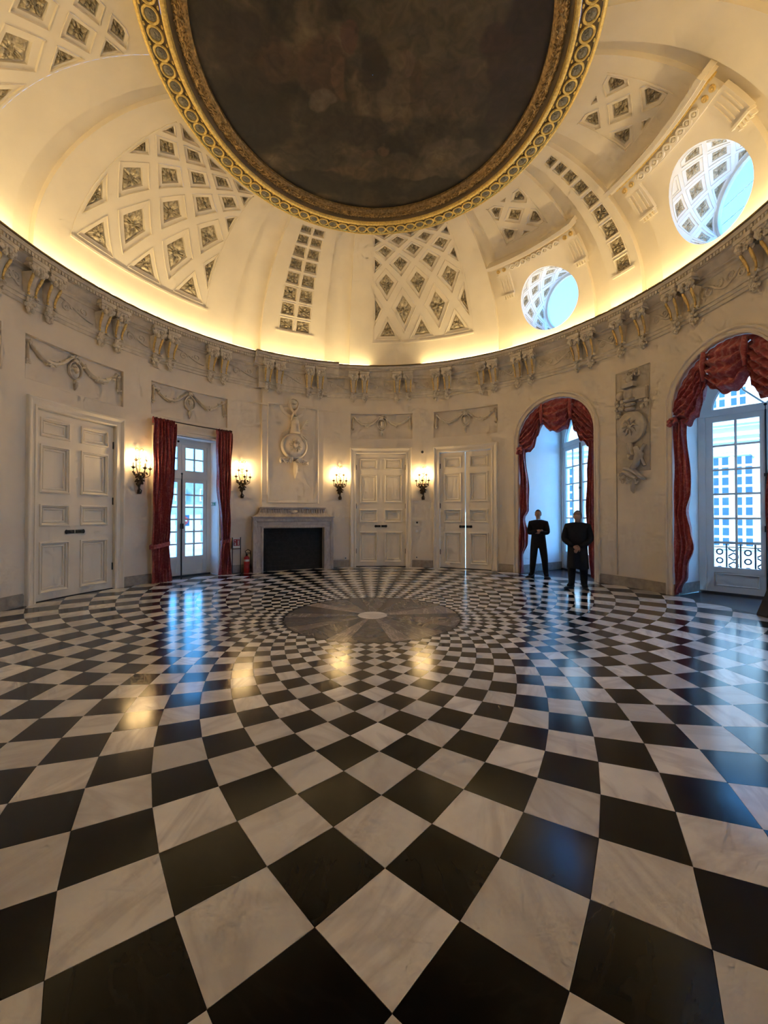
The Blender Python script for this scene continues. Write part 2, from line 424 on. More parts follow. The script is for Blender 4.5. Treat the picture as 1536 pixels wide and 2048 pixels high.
def tag(o, label=None, cat=None, group=None, kind=None):
    if label: o['label'] = label
    if cat: o['category'] = cat
    if group: o['group'] = group
    if kind: o['kind'] = kind
    return o
def thing(name, label, cat, loc=(0, 0, 0), rotz=0.0, group=None, kind=None):
    o = bpy.data.objects.new(name, None); COL.objects.link(o); o.empty_display_size = 0.2
    o.location = loc; o.rotation_euler[2] = rotz
    return tag(o, label, cat, group, kind)
def copy_tree(o, parent=None):
    c = o.copy(); COL.objects.link(c)
    if parent: c.parent = parent
    for ch in list(o.children): copy_tree(ch, c)
    return c
def pip(p, poly):
    x, y = p; ins = False; j = len(poly) - 1
    for i in range(len(poly)):
        xi, yi = poly[i]; xj, yj = poly[j]
        if (yi > y) != (yj > y) and x < (xj - xi) * (y - yi) / (yj - yi) + xi: ins = not ins
        j = i
    return ins
def bbox(poly): xs = [p[0] for p in poly]; ys = [p[1] for p in poly]; return min(xs), max(xs), min(ys), max(ys)
def clip_poly(poly, x0, x1, y0, y1):
    def cl(pl, inside, inter):
        out = []
        for i in range(len(pl)):
            a = pl[i - 1]; b = pl[i]; ia, ib = inside(a), inside(b)
            if ib:
                if not ia: out.append(inter(a, b))
                out.append(b)
            elif ia: out.append(inter(a, b))
        return out
    def ix(x): return lambda a, b: (x, a[1] + (b[1] - a[1]) * (x - a[0]) / (b[0] - a[0]))
    def iy(y): return lambda a, b: (a[0] + (b[0] - a[0]) * (y - a[1]) / (b[1] - a[1]), y)
    for ins, it in ((lambda p: p[0] >= x0, ix(x0)), (lambda p: p[0] <= x1, ix(x1)), (lambda p: p[1] >= y0, iy(y0)), (lambda p: p[1] <= y1, iy(y1))):
        poly = cl(poly, ins, it)
        if not poly: return []
    return poly
def cdt_surface(outer, holes, du, dv, fn, mb, estep=None):
    # a sheet over the polygon `outer` in (u, v) with `holes` cut out, mapped by fn
    es = estep or min(du, dv)
    outer = resample(outer, es, True); holes = [resample(h, es, True) for h in holes]
    pts = []; edges = []
    def addring(ring):
        o = len(pts); pts.extend(ring); m = len(ring)
        edges.extend([(o + i, o + (i + 1) % m) for i in range(m)])
    addring(outer)
    for h in holes: addring(h)
    x0, x1, y0, y1 = bbox(outer); hb = [bbox(h) for h in holes]
    nu = max(1, int((x1 - x0) / du)); nv = max(1, int((y1 - y0) / dv))
    for i in range(1, nu):
        for j in range(1, nv):
            p = (x0 + (x1 - x0) * (i + 0.013 * (j % 3)) / nu, y0 + (y1 - y0) * (j + 0.011 * (i % 3)) / nv)
            if not pip(p, outer): continue
            bad = False
            for h, b in zip(holes, hb):
                if b[0] - es * .3 < p[0] < b[1] + es * .3 and b[2] - es * .3 < p[1] < b[3] + es * .3 and pip(p, h): bad = True; break
            if not bad: pts.append(p)
    r = delaunay_2d_cdt([Vector(p) for p in pts], edges, [], 0, 1e-6)
    vv = [(q[0], q[1]) for q in r[0]]
    fs_ = []
    for t in r[2]:
        c = (sum(vv[i][0] for i in t) / len(t), sum(vv[i][1] for i in t) / len(t))
        if not pip(c, outer): continue
        bad = False
        for h, b in zip(holes, hb):
            if b[0] < c[0] < b[1] and b[2] < c[1] < b[3] and pip(c, h): bad = True; break
        if not bad: fs_.append(list(t))
    mb.add([fn(*q) for q in vv], fs_)
def blob_leaf(mb, c, L, W, T, ang): mb.ell(c, (W, T, L), 6, 4, ang)
# ------------------------------------------------------------------ floor
K0, LQ, DD, AZ0 = 4.1738, 0.0539, pi / 54, 0.04125
def fv(k, j):
    r = K0 * math.exp(LQ * k); a = AZ0 + j * DD
    return (r * sin(a), -r * cos(a))
def pix(x, y, z):
    dx, dy, dz = x - cam.location.x, y - cam.location.y, z - 1.6
    if dy < 0.3: return None
    return (768 + 792.86 * dx / dy, 1033.7 - 792.86 * dz / dy)
bed = MB(); RIN, ROUT = 1.40, 6.31
bed.grid(lambda u, v: ((v * 6.5 + 0.001) * cos(2 * pi * u), (v * 6.5 + 0.001) * sin(2 * pi * u), -0.02), 72, 4, cu=True)
floor = bed.build('floor', M_GROUT); tag(floor, kind='structure')
tiles = []
for k in range(-21, 10):
    for j in range(108):
        if (k + j) % 2 == 0: continue
        quad = [fv(k - 1, j), fv(k, j + 1), fv(k + 1, j), fv(k, j - 1)]
        rs = [hypot(*p) for p in quad]
        if min(rs) > ROUT - 0.01 or max(rs) < RIN + 0.01: continue
        if max(rs) > ROUT or min(rs) < RIN:
            pp = []
            for i in range(4):
                for q in range(5): pp.append((quad[i][0] + (quad[(i + 1) % 4][0] - quad[i][0]) * q / 5, quad[i][1] + (quad[(i + 1) % 4][1] - quad[i][1]) * q / 5))
            quad = []
            for p in pp:
                r_ = hypot(*p); c_ = min(max(r_, RIN), ROUT); quad.append((p[0] * c_ / r_, p[1] * c_ / r_))
            ar = abs(sum(quad[i - 1][0] * quad[i][1] - quad[i][0] * quad[i - 1][1] for i in range(len(quad)))) / 2
            if ar < 0.0015: continue
        cx = sum(p[0] for p in quad) / len(quad); cyy = sum(p[1] for p in quad) / len(quad)
        size = sqrt(abs(sum(quad[i - 1][0] * quad[i][1] - quad[i][0] * quad[i - 1][1] for i in range(len(quad)))) / 2)
        px = [pix(p[0], p[1], 0) for p in quad]
        area = 0
        if all(px):
            area = abs(sum(px[i - 1][0] * px[i][1] - px[i][0] * px[i - 1][1] for i in range(len(px)))) / 2
            mx_, my_ = sum(p[0] for p in px) / len(px), sum(p[1] for p in px) / len(px)
            if not (-60 < mx_ < 1596 and my_ < 2120): area = 0
        tiles.append((area, k % 2 == 0, quad, (cx, cyy), size))
tiles.sort(key=lambda t: -t[0])
def tile_geo(mb, quad, c, size):
    f = 1 - 0.0022 / size; n = len(quad)
    tx, ty = random.uniform(-.0012, .0012), random.uniform(-.0012, .0012)
    top = [(c[0] + (p[0] - c[0]) * f, c[1] + (p[1] - c[1]) * f) for p in quad]
    vs_ = [(p[0], p[1], (p[0] - c[0]) * tx + (p[1] - c[1]) * ty) for p in top] + [(p[0], p[1], -0.02) for p in top]
    fs_ = [list(range(n))] + [[i, i + n, (i + 1) % n + n, (i + 1) % n] for i in range(n)]
    mb.add(vs_, fs_); return n + 1
for a_, blk, quad, c, size in tiles[:300]:
    mb = MB(); tile_geo(mb, quad, c, size)
    mb.build('tile', M_TB if blk else M_TW, floor, tone=random.random())
rest = MB(); tone = []
for a_, blk, quad, c, size in tiles[300:]:
    rest.cur = 1 if blk else 0
    k = tile_geo(rest, quad, c, size); tone += [random.random()] * k
o = rest.build('tile_field', [M_TW, M_TB], floor, tone=tone); tag(o, kind='stuff')
a0 = rad(-12); wi = 0
for q in range(10):
    for wdt, odd in ((24, 0), (12, 1)):
        a1 = a0 + rad(wdt); mb = MB(); g = 0.0015
        n = 6
        inner = [(0.20 * sin(a0 + g * 2 + (a1 - a0 - 4 * g) * i / n), -0.20 * cos(a0 + g * 2 + (a1 - a0 - 4 * g) * i / n)) for i in range(n + 1)]
        outer = [(1.397 * sin(a0 + g + (a1 - a0 - 2 * g) * i / n), -1.397 * cos(a0 + g + (a1 - a0 - 2 * g) * i / n)) for i in range(n + 1)]
        poly = outer + inner[::-1]; m = len(poly)
        mb.add([(p[0], p[1], 0) for p in poly] + [(p[0], p[1], -.02) for p in poly], [[i, i + 1, m - 2 - i, m - 1 - i] for i in range(n)] + [[i, i + m, (i + 1) % m + m, (i + 1) % m] for i in range(m)])
        pat = [M_W2, M_W3, M_W1, M_W2, M_W1, M_W2, M_W3, M_W1, M_W1, M_W2, M_W1, M_W2, M_W1, M_W3, M_W2, M_W1, M_W2, M_W1, M_W2, M_W3]
        mb.build('wedge', pat[wi % 20], floor, tone=random.random()); wi += 1; a0 = a1
mb = MB(); n = 96
rim = [((0.235 + 0.008 * cos(32 * 2 * pi * i / n)) * cos(2 * pi * i / n), (0.235 + 0.008 * cos(32 * 2 * pi * i / n)) * sin(2 * pi * i / n)) for i in range(n)]
mb.add([(p[0], p[1], 0.002) for p in rim] + [(p[0], p[1], -.02) for p in rim], [list(range(n))] + [[i, i + n, (i + 1) % n + n, (i + 1) % n] for i in range(n)])
mb.build('centre_disc', M_TW, floor, tone=0.9)

# ------------------------------------------------------------------ walls
def AZS(az): return R * rad(az)
DOORS = (-74.9, 0.78, 25.15)
PANELS = (-97.0, -75.1, -51.1, 1.0, 25.2)
ARCH = (49.0, 84.3)
ARCH_ADDED = 119.5  # third arched window, out of view, added to bring in more daylight
HW, SPR = 1.03, 3.77            # arch opening half width and springing height
def rect(c, h, z0, z1): s_ = AZS(c); return [(s_ - h, z0), (s_ + h, z0), (s_ + h, z1), (s_ - h, z1)]
def arch_poly(c, h, spr, z0, n=20):
    s_ = AZS(c)
    return [(s_ - h, z0), (s_ + h, z0)] + [(s_ + h * cos(pi * i / n), spr + h * sin(pi * i / n)) for i in range(n + 1)]
holes_l = [rect(-74.9, .81, -.5, 3.64), rect(-51.4, .80, -.5, 3.70)] + [rect(a, .995, 4.11, 4.925) for a in PANELS[:3]]
holes_b = [rect(a, .81, -.5, 3.64) for a in DOORS[1:]] + [rect(a, .995, 4.11, 4.925) for a in PANELS[3:]]
holes_r = [arch_poly(a, HW, SPR, -.5) for a in ARCH + (ARCH_ADDED,)] + [rect(178.3, 2.0, -.5, 3.7)]
def wall(name, a0, a1, holes):
    mb = MB()
    cdt_surface([(AZS(a0), 0), (AZS(a1), 0), (AZS(a1), 6.36), (AZS(a0), 6.36)], holes, 0.13, 0.6, lambda u, v: (R * sin(u / R), R * cos(u / R), v), mb, 0.13)
    return tag(mb.build(name, M_WALL), kind='structure')
wall_left = wall('wall_left', -160, -36, holes_l)
wall_back = wall('wall_back', -36, 36.5, holes_b)
wall_right = wall('wall_right', 36.5, 200, holes_r)

# entrance recess round the camera
mb = MB()
loc, rz = bay(178.3)
mb.box(-2.1, -2.0, -1.7, .004, -.05, 3.8); mb.box(2.0, 2.1, -1.7, .004, -.05, 3.8); mb.box(-2.1, 2.1, -1.7, .004, 3.7, 3.8); mb.box(-2.1, 2.1, -1.7, -1.6, -.05, 3.8); mb.map(bend)
mb.build('entrance_recess', M_WALL, wall_right).matrix_basis = Matrix.Translation(loc) @ Matrix.Rotation(rz, 4, 'Z')
mb = MB(); mb.box(-2.1, 2.1, -1.7, .06, -.06, -.012); mb.map(bend)
mb.build('threshold', M_SLATE, floor).matrix_basis = Matrix.Translation(loc) @ Matrix.Rotation(rz, 4, 'Z')

# niches of the two arched windows and the added unseen one: plan points (front left, back left, back right, front right)
def azp(az, r=R): a = rad(az); return (r * sin(a), r * cos(a))
hwd = math.degrees(HW / R)
NICHE = {49.0: (azp(49.0 - hwd), (5.72, 5.86), (5.868, 3.745), azp(49.0 + hwd)),
         84.3: (azp(84.3 - hwd), (7.0, 2.11), (8.446, 0.56), azp(84.3 + hwd))}
a_ = rad(ARCH_ADDED); NICHE[ARCH_ADDED] = (azp(ARCH_ADDED - hwd), (7.1 * sin(a_) - 1.06 * cos(a_), 7.1 * cos(a_) + 1.06 * sin(a_)), (7.1 * sin(a_) + 1.06 * cos(a_), 7.1 * cos(a_) - 1.06 * sin(a_)), azp(ARCH_ADDED + hwd))
NTOP = 5.02
for az, (p0, p1, p2, p3) in NICHE.items():
    mb = MB()
    for a, b in ((p0, p1), (p2, p3)):
        mb.grid(lambda u, v: (a[0] + (b[0] - a[0]) * u, a[1] + (b[1] - a[1]) * u, v * (NTOP + .06) - .06), 4, 6)
    arc_ = [azp(az + hwd - 2 * hwd * i / 12, R + .012) for i in range(13)]; cp = [p1, p2] + arc_
    mb.add([(x, y, NTOP) for x, y in cp], [list(range(len(cp)))])
    # back wall with the hole of the window
    L = hypot(p2[0] - p1[0], p2[1] - p1[1])
    hole = [(0.06, -.5), (L - 0.06, -.5)] + [(L / 2 + (L / 2 - 0.06) * cos(pi * i / 20), 3.72 + 0.9 * (L / 2 - .06) * sin(pi * i / 20)) for i in range(21)]
    cdt_surface([(0, -.06), (L, -.06), (L, NTOP), (0, NTOP)], [hole], 0.4, 0.6, lambda u, v: (p1[0] + (p2[0] - p1[0]) * u / L, p1[1] + (p2[1] - p1[1]) * u / L, v), mb, 0.2)
    mb.build('niche', M_NICHE, wall_right)
    mb = MB()
    for a, b in ((p0, p1), (p2, p3)):
        nx, ny = -(b[1] - a[1]), (b[0] - a[0]); l_ = hypot(nx, ny); nx, ny = -nx / l_ * .02, -ny / l_ * .02
        for sg in (1,):
            q = [(a[0], a[1]), (b[0], b[1]), (b[0] + nx * sg, b[1] + ny * sg), (a[0] + nx * sg, a[1] + ny * sg)]
            mb.add([(x, y, 0) for x, y in q] + [(x, y, .22) for x, y in q], [[0, 1, 2, 3], [4, 5, 6, 7], [0, 1, 5, 4], [1, 2, 6, 5], [2, 3, 7, 6], [3, 0, 4, 7]])
    mb.build('niche_skirting', M_BASE, wall_right)
    mb = MB()
    arc = [azp(az + hwd - 2 * hwd * i / 8, 6.29) for i in range(9)]
    ring_ = [p0, (p1[0] * 1.05, p1[1] * 1.05), (p2[0] * 1.05, p2[1] * 1.05), p3] + arc
    m = len(ring_)
    mb.add([(x, y, -.008) for x, y in ring_] + [(x, y, -.06) for x, y in ring_], [list(range(m)), list(range(2 * m - 1, m - 1, -1))])
    mb.build('slate_threshold', M_SLATE, floor)
# niche of the flat-headed window
loc, rz = bay(-51.4)
mb = MB()
mb.box(-.80, -.92, 0, .55, 0, 3.7); mb.box(.80, .92, 0, .55, 0, 3.7); mb.box(-.92, .92, 0, .55, 3.70, 3.8)
o = mb.build('niche', M_NICHE, wall_left); o.matrix_basis = Matrix.Translation(loc) @ Matrix.Rotation(rz, 4, 'Z')
mb = MB(); mb.box(-.85, .85, -.06, .6, -.06, -.008)
o = mb.build('slate_threshold', M_SLATE, floor); o.matrix_basis = Matrix.Translation(loc) @ Matrix.Rotation(rz, 4, 'Z')

# skirting pieces
SK = {'left': [(-160, -84.1), (-65.7, -58.8), (-44.0, -36)], 'back': [(-36, -35.3), (-13.4, -8.4), (9.9, 15.9), (34.4, 36.5)], 'right': [(36.5, 38.5), (59.6, 73.7), (94.9, 108.9), (130.1, 160)]}
for side, segs in SK.items():
    mb = MB()
    for a, b in segs:
        mb2 = MB(); mb2.box(AZS(a), AZS(b), 0, .025, 0, .20); mb2.box(AZS(a), AZS(b), 0, .012, .20, .225)
        mb2.map(lambda s_, d, z: ((R - d) * sin(s_ / R), (R - d) * cos(s_ / R), z)); mb.add(mb2.v, mb2.f)
    tag(mb.build('baseboard_' + side, M_BASE), kind='structure')
# plain chimney breast
CB = -24.7
loc, rz = bay(CB)
mb = MB(); mb.box(-.945, .945, -.02, .12, 0, 5.5); mb.map(bend)
breast = tag(mb.build('wall_breast', M_WALL, None, loc, rz), kind='structure')
mb = MB()
path = [(-.76, 2.05), (.76, 2.05), (.76, 4.97), (.37, 4.97)] + [(.39 * cos(a), 5.05 + .39 * sin(a)) for a in [rad(-12 - 156 * i / 12) for i in range(13)]] + [(-.37, 4.97), (-.76, 4.97)]
mb.sweep(path, [(.045, .115), (.04, .135), (.02, .15), (.0, .15), (-.02, .135), (-.045, .135), (-.05, .115)]); mb.map(bend)
mb.build('panel_moulding', M_WALL, breast, smooth=40)
mb = MB()
mb.box(-.74, -.45, .115, .145, 2.08, 2.15); mb.box(.45, .74, .115, .145, 2.08, 2.15); mb.map(bend)
mb.build('panel_foot', M_WALL, breast)

# ------------------------------------------------------------------ dome
def dome_pt(az, t, off=0.0):
    a = rad(az)
    if t >= 0: r_ = DR0 + (DA - off) * cos(rad(t)); z = DZ0 + (DB - off) * sin(rad(t))
    else: r_ = DR0 + DA - off; z = DZ0 + t * 0.05
    return (r_ * sin(a), r_ * cos(a), z)
ST = -0.10
SECT = [(-180, -137, 0), (-137, -94.5, 0), (-94.5, -87.5, 0.0), (-87.5, -84, ST), (-84, -41.3, 0), (-41.3, -33.9, ST), (-33.9, -15.9, .05), (-15.9, -8.5, ST), (-8.5, 34.9, 0),
        (34.9, 38.6, ST), (38.6, 59.4, 0), (59.4, 63.2, ST), (63.2, 70.1, .02), (70.1, 74.2, ST), (74.2, 94.5, 0), (94.5, 97.6, ST), (97.6, 104.6, .02), (104.6, 108, ST), (108, 180, 0)]
TN = [-6, 15.5, 37.3, 53.3, 64.0, 71.6, 77.6, 82.2, 86]
def tmap(tab, n0=-1):
    def f(n):
        k = n - n0; i = min(max(int(math.floor(k)), 0), len(tab) - 2); q = k - i
        # smooth interpolation
        p0 = tab[max(i - 1, 0)]; p1 = tab[i]; p2 = tab[i + 1]; p3 = tab[min(i + 2, len(tab) - 1)]
        return p1 + (p2 - p1) * q + 0.25 * q * (1 - q) * ((p2 - p0) - (p3 - p1)) * 0.5
    return f
def diamonds(c, pitch, tm, cells, rectb, fr=0.77):
    out = []
    for (m, n) in cells:
        pl = [(m * pitch + pitch * fr, n), (m * pitch, n + fr), (m * pitch - pitch * fr, n), (m * pitch, n - fr)]
        pl = resample(pl, 0.4, True)
        pl = [(a, tm(b)) for a, b in resample([(m * pitch + pitch * fr, n), (m * pitch, n + fr), (m * pitch - pitch * fr, n), (m * pitch, n - fr)], 1.0, True)]
        cl = clip_poly(pl, *rectb)
        if len(cl) < 3: continue
        ar = abs(sum(cl[i - 1][0] * cl[i][1] - cl[i][0] * cl[i - 1][1] for i in range(len(cl)))) / 2
        if ar < 1.2: continue
        # corner list (for even spacing of the leaves)
        out.append(([(c + a, b) for a, b in cl], ar, len(cl) > 3))
    return out
tmA = tmap(TN)
cellsA = [(m, n) for n in range(0, 7) for m in range(-3, 4) if (m + n) % 2 == 0]
polysA = {}
COFF = []   # (polygon, offset of the sheet, area)
for c in (-63.2, 13.2):
    COFF += [(p, 0.0, a) for p, a, _ in diamonds(c, 5.15, tmA, cellsA, (-14.3, 14.3, 16.6, 82.3))]
tmB = tmap([-10, 15, 34, 50.5, 60.5, 68.2, 74.6, 79.2, 83.0], -1)
COFF += [(p, 0.0, a) for p, a, _ in diamonds(-112.5, 4.5, tmB, [(m, n) for n in range(0, 7) for m in range(-4, 5) if (m + n) % 2 == 1], (-17.6, 17.6, 16.6, 81.5))]
tmC = tmap([48.0, 54.2, 61.4, 68.6, 75.4, 81.6], -3)
for c in (49.0, 84.5):
    COFF += [(p, 0.0, a) for p, a, _ in diamonds(c, 4.9, tmC, [(0, 0), (1, 1), (-1, 1), (1, -1), (-1, -1), (0, 2), (0, -2)], (-5.9, 5.9, 57.6, 78.6), .74)]
rows = [24.8, 34.4, 44.1, 52.7, 60.7, 68.4, 75.3, 81]
lo = 16.6
for i, tp in enumerate(rows):
    for a, b in ((-29.3, -25.15), (-24.55, -20.3)):
        COFF.append(([(a, lo), (b, lo), (b, tp), (a, tp)], 0.05, 20))
    lo = tp + 1.25
rows = [22.2, 31.3, 40.5, 48.4, 56, 62.8, 69.2, 74.6, 79.5]; lo = 15.2
for tp in rows:
    COFF.append(([(65.2, lo), (68.4, lo), (68.4, tp), (65.2, tp)], 0.02, 20)); lo = tp + 1.3
OCR, OCZ = 0.735, 7.33
OCU = (49.0, 85.0)
OCD = {49.0: (61.0, 9.0, .92), 85.0: (90.0, 1.0, .82)}     # axis azimuth, rise, length of the reveal
def oc_frame(c):
    az, el, L = OCD[c]; a, e = rad(az), rad(el); ca = rad(c)
    ex = Vector((sin(a) * cos(e), cos(a) * cos(e), sin(e))); lx = Vector((cos(a), -sin(a), 0)); up = lx.cross(ex)
    base = Vector((5.95 * sin(ca), 5.95 * cos(ca), OCZ))
    def tun(ph, x, d=0.0):
        rr = OCR - d; return tuple(base + lx * (rr * cos(rad(ph))) + up * (rr * sin(rad(ph))) + ex * x)
    def inside(p):
        r_ = hypot(p[0], p[1])
        if p[2] < DZ0: return r_ < DR0 + DA
        if r_ < DR0: return p[2] < DZ0 + DB
        return hypot((r_ - DR0) / DA, (p[2] - DZ0) / DB) < 1
    def xfront(ph):
        lo, hi = -2.0, 2.0
        for _ in range(40):
            m = (lo + hi) / 2
            if inside(tun(ph, m)): lo = m
            else: hi = m
        return lo
    return tun, xfront, L, ex, lx, up, base
def oc_hole(c, n=48):
    tun, xfront = oc_frame(c)[:2]; out = []
    for i in range(n):
        ph = 360 * i / n; p = tun(ph, xfront(ph)); z = p[2]
        t = math.degrees(math.asin(min(1, (z - DZ0) / DB))) if z >= DZ0 else (z - DZ0) / 0.05
        out.append((math.degrees(atan2(p[0], p[1])), t))
    return out
OCH = [oc_hole(c) for c in OCU]
dome = MB()
for a0, a1, off in SECT:
    hs = [p for p, f, ar in COFF if a0 - .01 <= min(q[0] for q in p) and max(q[0] for q in p) <= a1 + .01] + [h for c, h in zip(OCU, OCH) if a0 <= c <= a1]
    fn = lambda u, v: dome_pt(u, v, off)
    if hs: cdt_surface([(a0, -7), (a1, -7), (a1, 92), (a0, 92)], hs, 1.6, 3.0, fn, dome, 1.4)
    else:
        n = max(2, int((a1 - a0) / 1.8)); dome.grid(lambda u, v: fn(a0 + (a1 - a0) * u, -7 + 99 * v), n, 32)
for i in range(len(SECT)):
    a = SECT[i][1]; o1 = SECT[i][2]; o2 = SECT[(i + 1) % len(SECT)][2]
    if o1 != o2: dome.grid(lambda u, v: dome_pt(a, -7 + 99 * v, o1 + (o2 - o1) * u), 1, 32)
ceiling = tag(dome.build('ceiling', M_DOME, smooth=25), kind='structure')
def coffer(poly, fn, rosette, E=4, mat_=None, fill=.58):
    n = 4 * E * 3 if rosette else 12
    # even resampling by length
    L = [0.0]
    for i in range(len(poly)): L.append(L[-1] + hypot(poly[(i + 1) % len(poly)][0] - poly[i][0], poly[(i + 1) % len(poly)][1] - poly[i][1]))
    corners = [i for i in range(len(poly))]
    ring = resample(poly, L[-1] / n, True); n = len(ring)
    cx = sum(p[0] for p in ring) / n; cyy = sum(p[1] for p in ring) / n
    lev = [(1.0, 0.0), (0.985, .014), (.955, .014), (.938, -.016), (fill + .06, -.02), (fill + .035, -.060), (fill, -.066)]
    mb = MB()
    def pt(i, f, d): p = ring[i % n]; return fn(cx + (p[0] - cx) * f, cyy + (p[1] - cyy) * f, d)
    vs_ = [pt(i, f, d) for f, d in lev for i in range(n)]
    fs_ = [[k * n + i, k * n + (i + 1) % n, (k + 1) * n + (i + 1) % n, (k + 1) * n + i] for k in range(len(lev) - 1) for i in range(n)]
    if not rosette: fs_.append([(len(lev) - 1) * n + i for i in range(n)])
    mb.add(vs_, fs_)
    c = mb.build('coffer', mat_ or M_DOME, ceiling)
    if rosette:
        mb = MB(); nr = 8; ph = random.random() * .2
        def ros(i, k):
            ro = 1 - k / nr; q = i / n
            # angle of this ring vertex about the centre
            p = ring[i % n]; th = atan2((p[1] - cyy), (p[0] - cx) * 1.0)
            lob = .5 + .5 * cos(8 * th + ph)
            h = .062 * math.exp(-((ro - .60) / .30) ** 2) * (.30 + .70 * lob) + .07 * math.exp(-(ro / .15) ** 2) + random.uniform(-.012, .012)
            return pt(i, fill * ro, -.066 + (h if 0 < k else 0))
        vs_ = [ros(i, k) for k in range(nr) for i in range(n)] + [fn(cx, cyy, 0.0)]
        fs_ = [[k * n + i, k * n + (i + 1) % n, (k + 1) * n + (i + 1) % n, (k + 1) * n + i] for k in range(nr - 1) for i in range(n)]
        fs_ += [[(nr - 1) * n + i, (nr - 1) * n + (i + 1) % n, nr * n] for i in range(n)]
        mb.add(vs_, fs_)
        mb.build('rosette', M_ROSE, c)
    return c
for p, off, ar in COFF:
    coffer(p, lambda u, v, d, off=off: dome_pt(u, v, off + d), ar > 7, fill=.80 if ar == 20 else .58)
def dome_box(a0, a1, t0, t1, d0, d1, name, m=None):
    mb = MB(); n = max(1, int((a1 - a0) / 1.5)); m_ = max(1, int((t1 - t0) / 4))
    for dd in (d0, d1): mb.grid(lambda u, v: dome_pt(a0 + (a1 - a0) * u, t0 + (t1 - t0) * v, dd), n, m_)
    for aa in (a0, a1): mb.grid(lambda u, v: dome_pt(aa, t0 + (t1 - t0) * v, d0 + (d1 - d0) * u), 1, m_)
    for tt in (t0, t1): mb.grid(lambda u, v: dome_pt(a0 + (a1 - a0) * u, tt, d0 + (d1 - d0) * v), n, 1)
    return mb.build(name, m or M_DOME, ceiling)
# ledges below the coffer fields and thin border lines
for c, h in ((-63.2, 15.0), (13.2, 15.0)):
    dome_box(c - h, c + h, 13.9, 14.9, -.01, .035, 'panel_ledge')
    dome_box(c - h, c - h + .35, 14.9, 81.5, -.01, .012, 'panel_border'); dome_box(c + h - .35, c + h, 14.9, 81.5, -.01, .012, 'panel_border')
dome_box(-30.1, -19.3, 14.9, 15.9, .04, .085, 'panel_ledge'); dome_box(64.3, 69.1, 13.4, 14.5, .01, .055, 'panel_ledge')
for c in (49.0, 84.5):
    dome_box(c - 6.4, c + 6.4, 56.2, 57.0, -.01, .02, 'panel_ledge')
    dome_box(c - 6.4, c - 6.1, 57, 79, -.01, .012, 'panel_border'); dome_box(c + 6.1, c + 6.4, 57, 79, -.01, .012, 'panel_border')
    # entablature above the round window
    dome_box(c - 12.8, c + 12.8, 49.6, 51.6, -.03, .33, 'entablature_cornice')
    dome_box(c - 12.2, c + 12.2, 48.5, 49.6, -.03, .24, 'entablature_moulding')
    dome_box(c - 11.5, c + 11.5, 47.9, 48.5, -.03, .16, 'entablature_moulding', M_GOLD)
    dome_box(c - 10.8, c + 10.8, 43.6, 47.9, -.03, .10, 'entablature_frieze')
    mb = MB()   # running scroll on the frieze
    for ph in (0.0, pi):
        mb.tube([dome_pt(c - 7.2 + 14.4 * i / 90, 45.75 + 1.25 * sin(2 * pi * 4.5 * i / 90 + ph), .115) for i in range(91)], .026 if ph == 0 else .018, 5)
    for k in range(9):
        mb.ell(dome_pt(c - 6.4 + 1.6 * k, 45.75, .11), (.035, .035, .035), 6, 4)
    mb.build('frieze_scroll', M_DOME, ceiling, smooth=60)
    for sg in (-1, 1):
        e = c + sg * 9.7
        b_ = dome_box(e - 1.75, e + 1.75, 31.5, 43.6, -.03, .07, 'console')
        for k in (-1, 1):
            mb = MB(); mb.tube([dome_pt(e + k * .85, 45.8, .10), dome_pt(e + k * .85, 45.8, .125)], [.055, .045], 10); mb.tube([dome_pt(e + k * .85, 45.8, .12), dome_pt(e + k * .85, 45.8, .14)], [.022, .012], 8)
            mb.build('gilt_disc', M_GILTBAR, b_)
            fl = dome_box(e + k * .8 - .42, e + k * .8 - .25, 33, 42, .06, .09, 'flute'); fl.parent = b_
            fl = dome_box(e + k * .8 + .25, e + k * .8 + .42, 33, 42, .06, .09, 'flute'); fl.parent = b_
        dome_box(e - 1.6, e + 1.6, 30.6, 31.5, -.03, .11, 'console_foot').parent = b_
        for k in range(5): dome_box(e - 1.3 + k * .6, e - 1.3 + k * .6 + .35, 28.9, 30.6, -.02, .07, 'gutta').parent = b_

